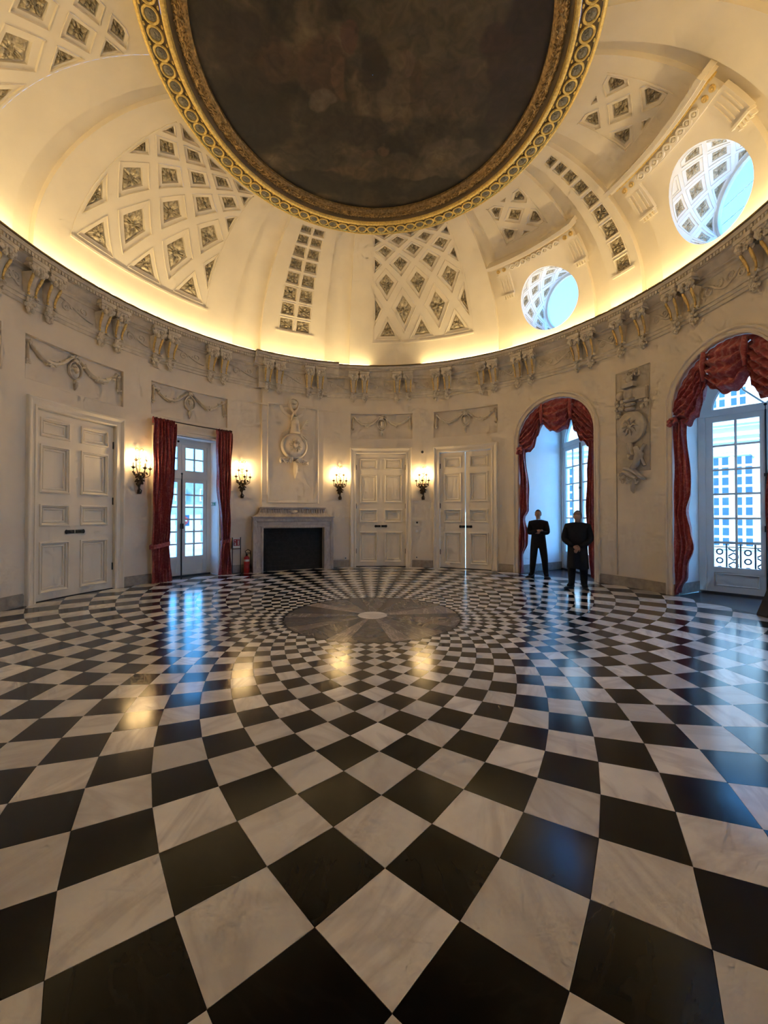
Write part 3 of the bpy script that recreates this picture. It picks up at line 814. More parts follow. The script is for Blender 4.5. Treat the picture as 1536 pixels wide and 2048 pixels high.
# round windows: coffered tunnels
for ci, c in enumerate(OCU):
    tun, xfront, XE, ex, lx, up, base = oc_frame(c)
    P0 = -90.0
    front = [(P0 + 360 * i / 72, xfront(P0 + 360 * i / 72) * 100) for i in range(73)]
    cells = []
    pw, pl_ = 360 / 16, 25.0
    for m in range(0, 17):
        for n in range(0, 9):
            if (m + n) % 2: continue
            cx, cyy = P0 + m * pw, -75 + n * pl_
            pl = [(cx + pw * .85, cyy), (cx, cyy + pl_ * .85), (cx - pw * .85, cyy), (cx, cyy - pl_ * .85)]
            pl = resample(pl, 6, True)
            pl = clip_poly(pl, P0 + 1.5, P0 + 358.5, -300, XE * 100 - 7)
            if len(pl) < 3: continue
            # keep clear of the front edge
            ok = [(u, max(v, xfront(u) * 100 + 6)) for u, v in pl]
            ar = abs(sum(ok[i - 1][0] * ok[i][1] - ok[i][0] * ok[i - 1][1] for i in range(len(ok)))) / 2
            if ar < 110: continue
            cells.append((ok, ar))
    mb = MB()
    cdt_surface(front + [(P0 + 360, XE * 100), (P0, XE * 100)], [p for p, _ in cells], 9, 12, lambda u, v: tun(u, v / 100), mb, 6)
    mb.build('round_window_reveal', M_NICHE, ceiling, smooth=25)
    for p, ar in cells:
        coffer(p, lambda u, v, d: tun(u, v / 100, d * .5), ar > 380, mat_=M_NICHE)
    win = thing('window_%d' % (4 + ci), None, None, kind='structure')
    mb = MB()
    prof = [(OCR + .02, -.06), (OCR - .055, -.05), (OCR - .06, 0), (OCR - .045, .03), (OCR + .02, .04)]
    mb.grid(lambda u, v: tun(360 * u, XE + prof[int(round(v * 4))][1], OCR - prof[int(round(v * 4))][0]), 48, 4, cu=True)
    mb.build('frame', M_WINWOOD, win, smooth=40)
    mb = MB(); mb.grid(lambda u, v: tun(360 * u, XE + .012, OCR - (OCR - .05) * max(v, .001)), 48, 3, cu=True)
    mb.build('pane', M_GLASS, win)
    if ci == 1:
        for z in (-.36, -.05, .26):
            w_ = sqrt((OCR - .05) ** 2 - z * z)
            mb = MB(); mb.tube([tuple(base + ex * (XE + .04) + lx * q + up * z) for q in (-w_, w_)], .008, 5)
            mb.build('bar', M_WINWOOD, win)
        mb = MB(); mb.tube([tuple(base + ex * (XE + .04) + up * q) for q in (-.66, .66)], .007, 5); mb.build('bar', M_WINWOOD, win)

# ------------------------------------------------------------------ main cornice
def ringsweep(prof, a0, a1, dr=0.0, step=1.5):
    mb = MB(); n = max(1, int((a1 - a0) / step))
    mb.grid(lambda u, v: ((prof[int(round(v * (len(prof) - 1)))][0] - dr) * sin(rad(a0 + (a1 - a0) * u)), (prof[int(round(v * (len(prof) - 1)))][0] - dr) * cos(rad(a0 + (a1 - a0) * u)), prof[int(round(v * (len(prof) - 1)))][1]), n, len(prof) - 1)
    return mb
PROF = [(6.085, 6.235), (6.085, 6.30), (6.075, 6.372), (6.05, 6.372), (6.045, 6.352), (6.055, 6.34), (6.06, 6.30), (6.095, 6.295), (6.095, 6.222), (6.13, 6.215), (6.16, 6.19), (6.205, 6.12), (6.235, 6.10), (6.235, 6.075), (6.27, 6.05), (6.285, 6.02), (6.30, 6.01), (6.30, 5.62), (6.262, 5.612), (6.262, 5.56), (6.278, 5.55), (6.278, 5.49), (6.294, 5.48), (6.294, 5.42), (6.325, 5.405)]
LIPP = [(6.075, 6.372), (6.075, 6.405), (6.03, 6.405), (6.03, 6.378), (6.05, 6.372)]
BRK = (-35.6, -11.8); DBR = 0.13
cornice = thing('trim_1', None, None, kind='structure')
LBR = (-34.3, -15.1)       # the break of the frieze, narrower than that of the cornice above
UP, LO = PROF[:17], PROF[16:]
for nm, pf, mt, bk in (('cornice', UP, M_STONE, BRK), ('frieze', LO, M_STONE, LBR), ('lip', LIPP, M_OLIVE, BRK)):
    mb = MB()
    for a0, a1, dr in ((bk[1], 360 + bk[0], 0), (bk[0], bk[1], DBR)):
        q = ringsweep(pf, a0, a1, dr); mb.add(q.v, q.f)
    for a in bk:
        q = MB(); n = len(pf)
        q.grid(lambda u, v: ((pf[int(round(v * (n - 1)))][0] - DBR * u) * sin(rad(a)), (pf[int(round(v * (n - 1)))][0] - DBR * u) * cos(rad(a)), pf[int(round(v * (n - 1)))][1]), 1, n - 1); mb.add(q.v, q.f)
    if nm == 'cornice':
        for a0, a1 in ((BRK[0], LBR[0]), (LBR[1], BRK[1])):
            mb.grid(lambda u, v: ((6.165 + .16 * v) * sin(rad(a0 + (a1 - a0) * u)), (6.165 + .16 * v) * cos(rad(a0 + (a1 - a0) * u)), 6.011), 4, 1)
            mb.grid(lambda u, v: ((6.172) * sin(rad(a0 + (a1 - a0) * u)), (6.172) * cos(rad(a0 + (a1 - a0) * u)), 6.011 + .03 * v), 4, 1)
    mb.build(nm, mt, cornice, smooth=25)
mb = MB(); mb.grid(lambda u, v: ((6.07 + .30 * v) * sin(2 * pi * u), (6.07 + .30 * v) * cos(2 * pi * u), 6.388), 160, 1, cu=True); mb.build('ledge', M_STONE, cornice)
mb = MB(); mb.grid(lambda u, v: ((5.94 + .15 * v) * sin(rad(BRK[0] + (BRK[1] - BRK[0]) * u)), (5.94 + .15 * v) * cos(rad(BRK[0] + (BRK[1] - BRK[0]) * u)), 6.389), 16, 1); mb.build('ledge', M_STONE, cornice)
mb = MB()
for i in range(340):
    a = -102 + 204 * i / 340; dr = DBR if BRK[0] + .3 < a < BRK[1] - .3 else 0
    w_ = .19; rr0, rr1 = 6.062 - dr, 6.098 - dr
    vs_ = [(r_ * sin(rad(a + s_)), r_ * cos(rad(a + s_)), z) for z in (6.228, 6.288) for r_ in (rr0, rr1) for s_ in (-w_, w_)]
    mb.add(vs_, [[0, 1, 3, 2], [4, 6, 7, 5], [0, 4, 5, 1], [1, 5, 7, 3], [3, 7, 6, 2], [2, 6, 4, 0]])
tag(mb.build('dentil_course', M_STONE, cornice), kind='stuff')
# bracket prototype in wall coordinates
def make_bracket():
    mb = MB()
    mb.box(-.165, .165, .02, .285, 6.13, 6.20); mb.box(-.15, .15, .02, .27, 6.085, 6.13)
    rng = random.Random(3)
    for i in range(26):
        s_ = rng.uniform(-.145, .145); z = rng.uniform(5.95, 6.10); mb.ell((s_, .22 + rng.uniform(-.04, .06), z), (.038, .035, .042), 6, 4, rng.uniform(-.6, .6))
    for sg in (-1, 1): mb.lathe([(.0, -.03), (.03, -.03), (.05, -.02), (.05, .03), (.03, .04), (.0, .04)], 12, (sg * .115, .24, 6.04), axis='y')
    prof = [(5.98, .23), (5.91, .20), (5.80, .14), (5.70, .10), (5.58, .09)]
    for (z0, d0), (z1, d1) in zip(prof[:-1], prof[1:]):
        w0, w1 = .120 - (5.98 - z0) * .09, .120 - (5.98 - z1) * .09
        mb.add([(-w0, 0, z0), (w0, 0, z0), (w0, d0, z0), (-w0, d0, z0), (-w1, 0, z1), (w1, 0, z1), (w1, d1, z1), (-w1, d1, z1)], [[0, 1, 5, 4], [1, 2, 6, 5], [2, 3, 7, 6], [3, 0, 4, 7], [0, 3, 2, 1], [4, 5, 6, 7]])
    mb.map(bend); br = mb.build('bracket', M_STONE, cornice)
    for sg in (-1, 1):
        q = MB()
        pts = [(sg * (.092 - (5.95 - z) * .08), d + .010, z) for z, d in ((5.95, .215), (5.90, .195), (5.80, .14), (5.72, .108), (5.64, .096))]
        q.tube(pts, [.016, .028, .026, .021, .016], 6); q.ell((pts[-1][0], pts[-1][1], 5.61), (.026, .026, .026), 6, 4)
        q.map(bend); q.build('gilt_bar', M_GILTBAR, br, smooth=60)
    q = MB()
    for i in range(26):
        f = rng.random(); z = 5.585 - .30 * f; w_ = .125 * (1 - .75 * f)
        q.ell((rng.uniform(-w_, w_), .06 + rng.uniform(-.02, .045), z), (.034, .030, .042), 6, 4, rng.uniform(-.8, .8))
    q.map(bend); q.build('drop', M_STONE, br)
    return br
br0 = make_bracket(); first = True
PAIRS = [(-114, 1.65), (-102.5, 1.65), (-91.0, 1.65), (-82.3, 1.65), (-69.3, 1.62), (-57.9, 1.65), (-45, 1.6), (-30.5, 1.6), (-18.8, 1.6), (-5.65, 1.65), (7.3, 1.68), (18.6, 1.66), (31.7, 1.65), (41.6, 1.65), (56.5, 1.6), (67.3, 2.42), (78.0, 1.7), (92.0, 1.7), (104, 1.7)]
for c, h in PAIRS:
    for sg in (-1, 1):
        b_ = br0 if first else copy_tree(br0, cornice); first = False
        a = rad(c + sg * h); r_ = R - (DBR if BRK[0] < c < BRK[1] else 0)
        b_.location = (r_ * sin(a), r_ * cos(a), 0); b_.rotation_euler[2] = -a
ends = sorted([(c - h - 1.5, c + h + 1.5) for c, h in PAIRS])
for (a, b), (a2, b2) in zip(ends[:-1], ends[1:]):
    if b < LBR[1] < a2: b = LBR[1] + .3
    if b < LBR[0] < a2: a2 = LBR[0] - .3
    w_ = AZS(a2) - AZS(b)
    if w_ < .25: continue
    mid = (b + a2) / 2; inb = LBR[0] < mid < LBR[1]; mb = MB()
    n = max(1, int(round(w_ / .55))); 
    for q in range(n):
        s0 = -w_ / 2 + w_ * q / n; ww = w_ / n
        f = 1 if q % 2 == 0 else -1
        mb.tube([(s0 + ww * (i / 12), .028, 5.815 + f * .115 * cos(pi * i / 12)) for i in range(13)], .024, 5)
        for sg, e in ((1, .27), (-1, .73)):
            mb.tube([(s0 + ww * e + .11 * (1 - i / 14) * cos(i * .75 + (0 if sg > 0 else pi)), .026, 5.815 - sg * f * .03 + .11 * (1 - i / 14) * sin(i * .75 * f + (0 if sg > 0 else pi))) for i in range(14)], [.022 * (1 - .5 * i / 14) for i in range(14)], 5)
    mb.map(bend)
    o = mb.build('scroll_relief', M_STONE, cornice, smooth=60)
    a_ = rad(mid); r_ = R - (DBR if inb else 0); o.location = (r_ * sin(a_), r_ * cos(a_), 0); o.rotation_euler[2] = -a_
# lamp strip lying in the trough
mb = MB()
for a0, a1, rc in ((13, 360 + BRK[0] , 6.054), (BRK[0] + 1, BRK[1] - 1, 5.925), (BRK[1], -2.5, 6.054)):
    n = int((a1 - a0) / 3)
    mb.grid(lambda u, v: ((rc - .016 + .032 * v) * sin(rad(a0 + (a1 - a0) * u)), (rc - .016 + .032 * v) * cos(rad(a0 + (a1 - a0) * u)), 6.409), n, 1)
tag(mb.build('lamp_strip', M_LED), 'warm linear lamp strip lying in the trough on top of the cornice', 'lamp')
# ------------------------------------------------------------------ ceiling painting and its frame
mb = MB(); mb.grid(lambda u, v: (2.86 * max(v, .001) * cos(2 * pi * u), 2.86 * max(v, .001) * sin(2 * pi * u), 8.86 + .05 * (1 - v * v)), 64, 10, cu=True)
tag(mb.build('ceiling_painting', M_PAINT, smooth=180), 'dark round oil painting of clouds and figures at the crown of the dome', 'painting')
frame = thing('painting_frame', 'round gilded frame with medallions around the ceiling painting', 'frame', (0, 0, 8.7))
def rsw(name, prof, m, smooth=40):
    mb = MB(); n = len(prof)
    mb.grid(lambda u, v: (prof[int(round(v * (n - 1)))][0] * cos(2 * pi * u), prof[int(round(v * (n - 1)))][0] * sin(2 * pi * u), prof[int(round(v * (n - 1)))][1] - 8.7), 144, n - 1, cu=True)
    return mb.build(name, m, frame, smooth=smooth)
rsw('outer_moulding', [(3.50, 8.95), (3.47, 8.76), (3.455, 8.725), (3.42, 8.715), (3.40, 8.725)], M_GOLD)
rsw('band', [(3.40, 8.735), (3.12, 8.725)], M_OLIVE)
rsw('inner_moulding', [(3.12, 8.73), (3.115, 8.70), (3.085, 8.685), (3.05, 8.69), (3.035, 8.71), (3.03, 8.74)], M_GOLD)
rsw('groove', [(3.03, 8.74), (3.0, 8.785), (2.96, 8.80)], M_OLIVE)
rsw('garland_core', [(2.97, 8.80), (2.93, 8.775), (2.87, 8.77), (2.80, 8.785), (2.765, 8.82), (2.76, 8.88)], M_GARLAND)
def medal_ring():
    mb = MB(); rx, ry = .108, .118
    mb.grid(lambda u, v: ((rx - .012 + .02 * cos(2 * pi * v)) * cos(2 * pi * u), (ry - .012 + .02 * cos(2 * pi * v)) * sin(2 * pi * u), -.006 + .018 * sin(2 * pi * v)), 20, 6, cu=True, cv=True)
    me1 = bpy.data.meshes.new('medallion_ring'); me1.from_pydata(mb.v, [], mb.f); me1.materials.append(M_GOLD); me1.polygons.foreach_set('use_smooth', [True] * len(mb.f))
    mb = MB(); mb.ell((0, 0, 0), (.082, .09, .022), 14, 6); mb.ell((.01, .0, -.018), (.028, .05, .014), 8, 4); mb.ell((-.02, -.02, -.014), (.03, .02, .014), 6, 4)
    me2 = bpy.data.meshes.new('medallion_face'); me2.from_pydata(mb.v, [], mb.f); me2.materials.append(M_MEDAL)
    mb = MB()
    mb.ell((0, 0, 0), (.017, .030, .014), 6, 4)
    me3 = bpy.data.meshes.new('leaf_fill'); me3.from_pydata(mb.v, [], mb.f); me3.materials.append(M_GOLD)
    return me1, me2, me3
m1, m2, m3 = medal_ring()
for i in range(86):
    a = 2 * pi * i / 86
    r1 = link('medallion', m1, frame, (3.262 * cos(a), 3.262 * sin(a), .024), a)
    link('medallion_face', m2, r1); link('leaf_fill', m3, r1, (.12, .105, .0)); link('leaf_fill', m3, r1, (-.12, .105, .0))
mb = MB(); rng = random.Random(5)
for i in range(1500):
    a = 2 * pi * i / 1500 + rng.uniform(-.003, .003); k = i % 5; rr = 2.795 + .038 * k + rng.uniform(-.01, .01)
    z = 8.79 - .025 * sin(pi * (k + .5) / 5) - 8.7 + (.02 if k == 0 else 0)
    q = MB(); q.ell((0, 0, 0), (.011, .036, .014), 5, 3); th = a + rng.uniform(-.9, .9)
    q.map(lambda x, y, zz: (rr * cos(a) + x * cos(th) - y * sin(th), rr * sin(a) + x * sin(th) + y * cos(th), z + zz)); mb.add(q.v, q.f)
tag(mb.build('laurel_leaves', M_GARLAND, frame), kind='stuff')

# ------------------------------------------------------------------ panelled doors
LEAFW = .795
def leaf_mesh(mirror, name, parent, gap=0.0):
    x0, x1 = (-LEAFW, -gap) if mirror else (gap, LEAFW)
    D0, D1 = -.10, -.055
    rows = [(.16, 1.10), (1.44, 1.82), (2.08, 2.96), (3.15, 3.47)]
    st = .13
    mb = MB()
    mb.box(x0, x0 + st, D0, D1, .012, 3.62); mb.box(x1 - st, x1, D0, D1, .012, 3.62)
    z = .012
    for a, b in rows + [(3.62, 3.62)]:
        mb.box(x0 + st, x1 - st, D0, D1, z, a); z = b
    mb.map(bend); lf = mb.build(name, M_DOOR, parent)
    for a, b in rows:
        q = MB(); q.box(x0 + st - .01, x1 - st + .01, D0 - .01, D1 - .04, a - .01, b + .01)
        pth = [(x0 + st, a), (x1 - st, a), (x1 - st, b), (x0 + st, b)]
        q.sweep(pth, [(.022, D1), (.018, D1 + .022), (-.006, D1 + .026), (-.012, D1 + .006), (-.034, D1 - .006), (-.042, D1 - .04)])
        q.sweep([(x0 + st + .07, a + .07), (x1 - st - .07, a + .07), (x1 - st - .07, b - .07), (x0 + st + .07, b - .07)], [(.018, D1 - .04), (.012, D1 - .018), (-.012, D1 - .016), (-.02, D1 - .04)])
        q.map(bend); q.build('panel', M_DOOR, lf)
    hx = x0 + .004 if mirror else x1 - .004
    for z in (.5, 1.95, 3.2):
        q = MB(); q.tube([(hx, D1 + .006, z - .08), (hx, D1 + .006, z + .08)], .013, 6); q.map(bend); q.build('hinge', M_BLACK, lf)
    return lf
def make_door(idx, az, gap=0.0):
    loc, rz = bay(az)
    d = thing('door_%d' % idx, None, None, loc, rz, kind='structure')
    mb = MB()
    path = [(-.80, 0), (-.80, 3.63), (.80, 3.63), (.80, 0)][::-1]
    prof = [(0, -.12), (0, .03), (.02, .045), (.05, .045), (.055, .03), (.10, .035), (.135, .06), (.155, .075), (.18, .075), (.19, .06), (.19, -.01)]
    mb.sweep(path, prof, closed=False); mb.map(bend); mb.build('architrave', M_DOOR, d, smooth=25)
    leaf_mesh(True, 'leaf', d, gap); leaf_mesh(False, 'leaf', d, 0.0)
    for sg in (-1, 1):
        q = MB(); q.box(sg * .015, sg * .17, -.055, -.035, 1.265, 1.335); q.ell((sg * .10, -.025, 1.30), (.03, .025, .02), 8, 5); q.ell((sg * .17, -.045, 1.30), (.035, .012, .045), 8, 5)
        q.map(bend); q.build('lock_plate', M_BLACK, d)
    if gap > 0:
        q = MB(); q.box(-.85, .85, -.40, -.36, 1.75, 3.7); q.map(bend); q.build('gap_light_blocker', M_DOOR, d)  # unseen board added behind the leaves, blocks the light high in the gap
    q = MB(); q.box(-.85, .85, -.13, -.05, -.1, .014); q.map(bend); q.build('threshold', M_SLATE, d)
    if gap <= 0:
        q = MB(); q.box(-.85, .85, -.17, -.13, -.1, 3.7); q.map(bend); q.build('backing', M_DOOR, d)
    return d
make_door(1, DOORS[0]); make_door(2, DOORS[1]); make_door(3, DOORS[2], .02)

# arch mouldings
for i, az in ((0, ARCH[0]), (1, ARCH[1]), (3, ARCH_ADDED)):
    loc, rz = bay(az); mb = MB()
    path = ([(-HW, 0)] + [(-HW * cos(pi * k / 24), SPR + HW * sin(pi * k / 24)) for k in range(25)] + [(HW, 0)])[::-1]
    mb.sweep(path, [(0, -.16), (0, .015), (.015, .03), (.045, .03), (.05, .018), (.085, .022), (.10, .05), (.125, .055), (.14, .04), (.145, -.01)], closed=False)
    mb.map(bend); tag(mb.build('trim_%d' % (2 + i), M_WALL, None, loc, rz, smooth=30), kind='structure')
# head moulding of the flat window
loc, rz = bay(-51.4)
mb = MB(); mb.sweep([(.80, 0), (.80, 3.70), (-.80, 3.70), (-.80, 0)], [(0, -.1), (0, .02), (.03, .04), (.09, .04), (.10, .055), (.13, .055), (.14, -.01)], closed=False); mb.map(bend)
tag(mb.build('trim_4', M_WALL, None, loc, rz, smooth=30), kind='structure')

# ------------------------------------------------------------------ French windows
def bars(mb, x0, x1, z0, z1, cols, rows, w=.040, y0=0.0, y1=.035):
    for i in range(1, cols): x = x0 + (x1 - x0) * i / cols; mb.box(x - w / 2, x + w / 2, y0, y1, z0, z1, 9)
    for j in range(1, rows): z = z0 + (z1 - z0) * j / rows; mb.box(x0, x1, y0 + .004, y1 - .004, z - w / 2, z + w / 2, 9)
def panes(parent, x0, x1, z0, z1, cols, rows, y=.017):
    for i in range(cols):
        for j in range(rows):
            a0, a1 = x0 + (x1 - x0) * i / cols, x0 + (x1 - x0) * (i + 1) / cols; b0, b1 = z0 + (z1 - z0) * j / rows, z0 + (z1 - z0) * (j + 1) / rows
            q = MB(); q.add([(a0, y, b0), (a1, y, b0), (a1, y, b1), (a0, y, b1)], [[0, 1, 2, 3]]); q.build('pane', M_GLASS, parent)
def arched_window(idx, p1, p2):
    L = hypot(p2[0] - p1[0], p2[1] - p1[1]); dx, dy = (p2[0] - p1[0]) / L, (p2[1] - p1[1]) / L
    mid = ((p1[0] + p2[0]) / 2, (p1[1] + p2[1]) / 2, 0)
    w = thing('window_%d' % idx, None, None, mid, atan2(dy, dx), kind='structure')     # local x along the window, y outwards
    h = L / 2
    mb = MB()
    mb.box(-h + .0, -h + .12, -.03, .09, 0, 3.74); mb.box(h - .12, h, -.03, .09, 0, 3.74); mb.box(-h, h, -.04, .09, 3.72, 3.86)
    n = 24; ro, ri = h - .02, h - .24; ez = .92
    mb.grid(lambda u, v: ((ri + (ro - ri) * (1 if v in (0.25, .5) else 0)) * cos(pi * u), (-.03 if v in (0, .25) else .09) if v < 1 else -.03, 3.84 + ez * (ri + (ro - ri) * (1 if v in (.25, .5) else 0)) * sin(pi * u)), n, 4)
    mb.build('frame', M_WINWOOD, w)
    q = MB(); q.box(-h, h, -.05, .12, -.05, .03); q.build('sill', M_SLATE, w)
    for sg in (-1, 1):
        x0, x1 = (-h + .12, -.005) if sg < 0 else (.005, h - .12)
        a, b = (x0 + .13, x1 - .085) if sg < 0 else (x0 + .085, x1 - .13)
        q = MB(); q.box(x0, a, -.01, .045, .03, 3.72, 9); q.box(b, x1, -.01, .045, .03, 3.72, 9)
        q.box(a, b, -.01, .045, .03, .14, 9); q.box(a, b, -.01, .045, .44, .55, 9); q.box(a, b, -.01, .045, 3.60, 3.72, 9)
        bars(q, a, b, .55, 3.60, 2, 6); lf = q.build('leaf', M_WINWOOD, w)
        q = MB(); q.box(a, b, .01, .03, .13, .45, 9); q.sweep([(a + .03, .17), (b - .03, .17), (b - .03, .41), (a + .03, .41)], [(.012, -.01), (0, -.022), (-.014, -.01)]); q.build('panel', M_WINWOOD, lf)
        panes(lf, a, b, .55, 3.60, 2, 6)
        if sg < 0:
            q = MB(); q.tube([(0, -.03, .05), (0, -.03, 3.80)], .014, 6); q.ell((0, -.03, 3.82), (.03, .03, .03)); q.box(-.03, .03, -.07, -.02, 1.30, 1.42); q.box(-.03, .03, -.05, -.02, 2.4, 2.46); q.build('espagnolette', M_BLACK, w)
    # fan light with crossing arcs
    fl = MB()
    for sg in (-1, 1):
        fl.tube([(sg * (-ri + ri * 1.0 * (1 - cos(k * pi / 24))), .02, 3.84 + ez * ri * 1.0 * sin(k * pi / 24)) for k in range(0, 9)], .022, 5)
        fl.tube([(sg * (ri - 1.35 * ri * (1 - cos(k * pi / 24))), .02, 3.84 + ez * ri * 1.2 * sin(k * pi / 24)) for k in range(0, 8)], .022, 5)
        fl.tube([(sg * .18 * 0, .02, 3.84), (sg * .33, .02, 4.20), (sg * .42, .02, 4.52)], .018, 5)
    fo = fl.build('fanlight', M_WINWOOD, w)
    q = MB(); q.add([(ri * 1.04 * cos(pi * k / 20), .02, 3.84 + ez * ri * 1.04 * sin(pi * k / 20)) for k in range(21)], [list(range(21))]); q.build('pane', M_GLASS, fo)
    return w
arched_window(1, NICHE[49.0][1], NICHE[49.0][2]); arched_window(2, NICHE[84.3][1], NICHE[84.3][2]); arched_window(6, NICHE[ARCH_ADDED][1], NICHE[ARCH_ADDED][2])  # the last one is the added window out of view, for more daylight
# flat-headed window
az = -51.4; a_ = rad(az)
w3 = thing('window_3', None, None, (6.76 * sin(a_), 6.76 * cos(a_), 0), -a_, kind='structure')
mb = MB(); mb.box(-.80, -.70, -.03, .09, 0, 3.70); mb.box(.70, .80, -.03, .09, 0, 3.70); mb.box(-.80, .80, -.03, .09, 3.56, 3.70); mb.box(-.72, .72, -.035, .09, 2.62, 2.78)
mb.build('frame', M_WINWOOD, w3)
q = MB(); q.box(-.80, .80, -.05, .12, -.05, .028); q.build('sill', M_SLATE, w3)
for sg in (-1, 1):
    x0, x1 = (-.70, -.004) if sg < 0 else (.004, .70)
    a, b = x0 + .105, x1 - .105
    q = MB()
    q.box(x0, a, -.01, .045, .03, 2.62, 9); q.box(b, x1, -.01, .045, .03, 2.62, 9); q.box(a, b, -.01, .045, .03, .12, 9); q.box(a, b, -.01, .045, .42, .53, 9); q.box(a, b, -.01, .045, 2.53, 2.62, 9)
    bars(q, a, b, .53, 2.53, 2, 6); lf = q.build('leaf', M_WINWOOD, w3)
    q = MB(); q.box(a, b, .01, .03, .11, .43, 9); q.build('panel', M_WINWOOD, lf); panes(lf, a, b, .53, 2.53, 2, 6)
    q = MB(); q.box(x0, a, -.01, .045, 2.78, 3.56, 9); q.box(b, x1, -.01, .045, 2.78, 3.56, 9); q.box(a, b, -.01, .045, 2.78, 2.86, 9); q.box(a, b, -.01, .045, 3.48, 3.56, 9)
    bars(q, a, b, 2.86, 3.48, 2, 2); lf = q.build('transom_light', M_WINWOOD, w3); panes(lf, a, b, 2.86, 3.48, 2, 2)
q = MB(); q.tube([(0, -.03, .03), (0, -.03, 2.74)], .016, 6); q.ell((0, -.03, 2.76), (.03, .03, .03)); q.box(-.035, .035, -.08, -.02, 1.28, 1.42); q.ell((-.1, -.04, 3.62), (.03, .03, .03)); q.build('espagnolette', M_BLACK, w3)

# ------------------------------------------------------------------ curtains
def interp(tab, z):
    tab = sorted(tab)
    if z <= tab[0][0]: return tab[0][1]
    for (a, b), (c, d) in zip(tab[:-1], tab[1:]):
        if z <= c: q = (z - a) / (c - a); q = q * q * (3 - 2 * q); return b + (d - b) * q
    return tab[-1][1]
def cloth(mb, fn, nu, nv, th=.006):
    mb.grid(fn, nu, nv)
    mb.grid(lambda u, v: (lambda p: (p[0], p[1] - th, p[2]))(fn(u, v)), nu, nv)
def drape(name, parent, left, right, z0, z1, pleats, amp, d0, seed=0, cascade=False):
    rng = random.Random(seed); ph = [rng.uniform(0, 6) for _ in range(4)]
    def fn(u, v):
        z = z0 + (z1 - z0) * v
        a, b = interp(left, z), interp(right, z)
        w_ = abs(b - a); k = min(1.3, .33 / max(w_, .1))
        d = d0 + amp * k * sin(2 * pi * pleats * u + ph[0] + .6 * sin(2.1 * z + ph[1])) + amp * .35 * sin(2 * pi * pleats * 2.3 * u + ph[2] + z * 1.2)
        if cascade: z = z + .10 * sin(9 * (a + (b - a) * u) + ph[3]) * (1 - v) ** 4
        return (a + (b - a) * u + .012 * sin(5 * z + 8 * u), d, max(z, .004))
    mb = MB(); cloth(mb, fn, 60, 44); mb.map(bend)
    return mb.build(name, M_FAB, parent, smooth=60)
# pair beside the flat window
loc, rz = bay(-58.0)
c1 = thing('curtain', 'tall red patterned curtain tied back between the panelled door and the left window', 'curtain', loc, rz, 'red curtains')
drape('panel', c1, [(0, -.30), (4, -.30)], [(0, .20), (.55, .16), (.9, .12), (1.4, .14), (2.2, .22), (3.2, .27), (4, .27)], .004, 3.93, 6, .07, .19, 1)
mb = MB(); mb.grid(lambda u, v: (-.30 + .58 * u, .16 + .06 * sin(2 * pi * 13 * u), 3.86 + .14 * v + .02 * sin(40 * u)), 80, 4); mb.map(bend); mb.build('heading', M_FAB, c1, smooth=60)
mb = MB(); mb.grid(lambda u, v: (-.09 + .255 * cos(2 * pi * u) - .0, .16 + .11 * sin(2 * pi * u), .86 + .10 * v + .04 * cos(2 * pi * u)), 24, 2, cu=True); mb.map(bend); mb.build('tieback', M_FAB, c1, smooth=60)
loc, rz = bay(-43.2)
c2 = thing('curtain', 'narrow red patterned curtain tied back beside the fire extinguisher sign', 'curtain', loc, rz, 'red curtains')
drape('panel', c2, [(0, -.17), (.6, -.13), (.95, -.08), (1.6, -.14), (2.6, -.22), (4, -.24)], [(0, .21), (.6, .18), (.95, .15), (1.6, .17), (4, .20)], .004, 3.93, 5, .06, .17, 2)
mb = MB(); mb.grid(lambda u, v: (-.25 + .46 * u, .14 + .05 * sin(2 * pi * 11 * u), 3.86 + .14 * v + .02 * sin(40 * u)), 70, 4); mb.map(bend); mb.build('heading', M_FAB, c2, smooth=60)
mb = MB(); mb.grid(lambda u, v: (.035 + .14 * cos(2 * pi * u), .14 + .09 * sin(2 * pi * u), .88 + .10 * v + .03 * cos(2 * pi * u)), 20, 2, cu=True); mb.map(bend); mb.build('tieback', M_FAB, c2, smooth=60)
mb = MB(); mb.tube([(s_ / 10, .16, 3.99) for s_ in range(-10, 11)], .014, 6)
for s_ in (-1.0, 1.0): mb.ell((s_, .16, 3.99), (.03, .03, .03)); mb.tube([(s_ * .9, 0, 3.99), (s_ * .9, .16, 3.99)], .01, 5)
mb.map(bend); loc, rz = bay(-50.8)
tag(mb.build('curtain_rod', M_BLACK, None, loc, rz), 'thin dark curtain rod above the left window', 'curtain rod')
# festoon curtains of the arches
def swag(name, parent, low, folds, bulge, seed):
    rng = random.Random(seed); p = [rng.uniform(0, 6) for _ in range(3)]
    s0, s1 = low[0][0], low[-1][0]
    def fn(u, v):
        s_ = s0 + (s1 - s0) * u
        zt = SPR + sqrt(max(0.0, (HW - .01) ** 2 - s_ * s_)); zl = interp(low, s_)
        zt = max(zt, zl + .06)
        z = zt + (zl - zt) * v
        e = sin(pi * min(max(u, 0), 1)) ** .5
        d = -.07 + bulge * sin(pi * v) ** .8 * (.3 + .7 * e) +   .048 * sin(2 * pi * folds * v * (1 - .12 * e) + p[0] + 1.2 * sin(3 * u + p[1])) * min(1, v * 3) + .012 * sin(31 * u + 17 * v)
        z -= .02 * sin(2 * pi * 3.1 * u + p[2]) * v
        return (s_, d, z)
    mb = MB(); cloth(mb, fn, 44, 60, .008); mb.map(bend)
    return mb.build(name, M_FAB, parent, smooth=70)
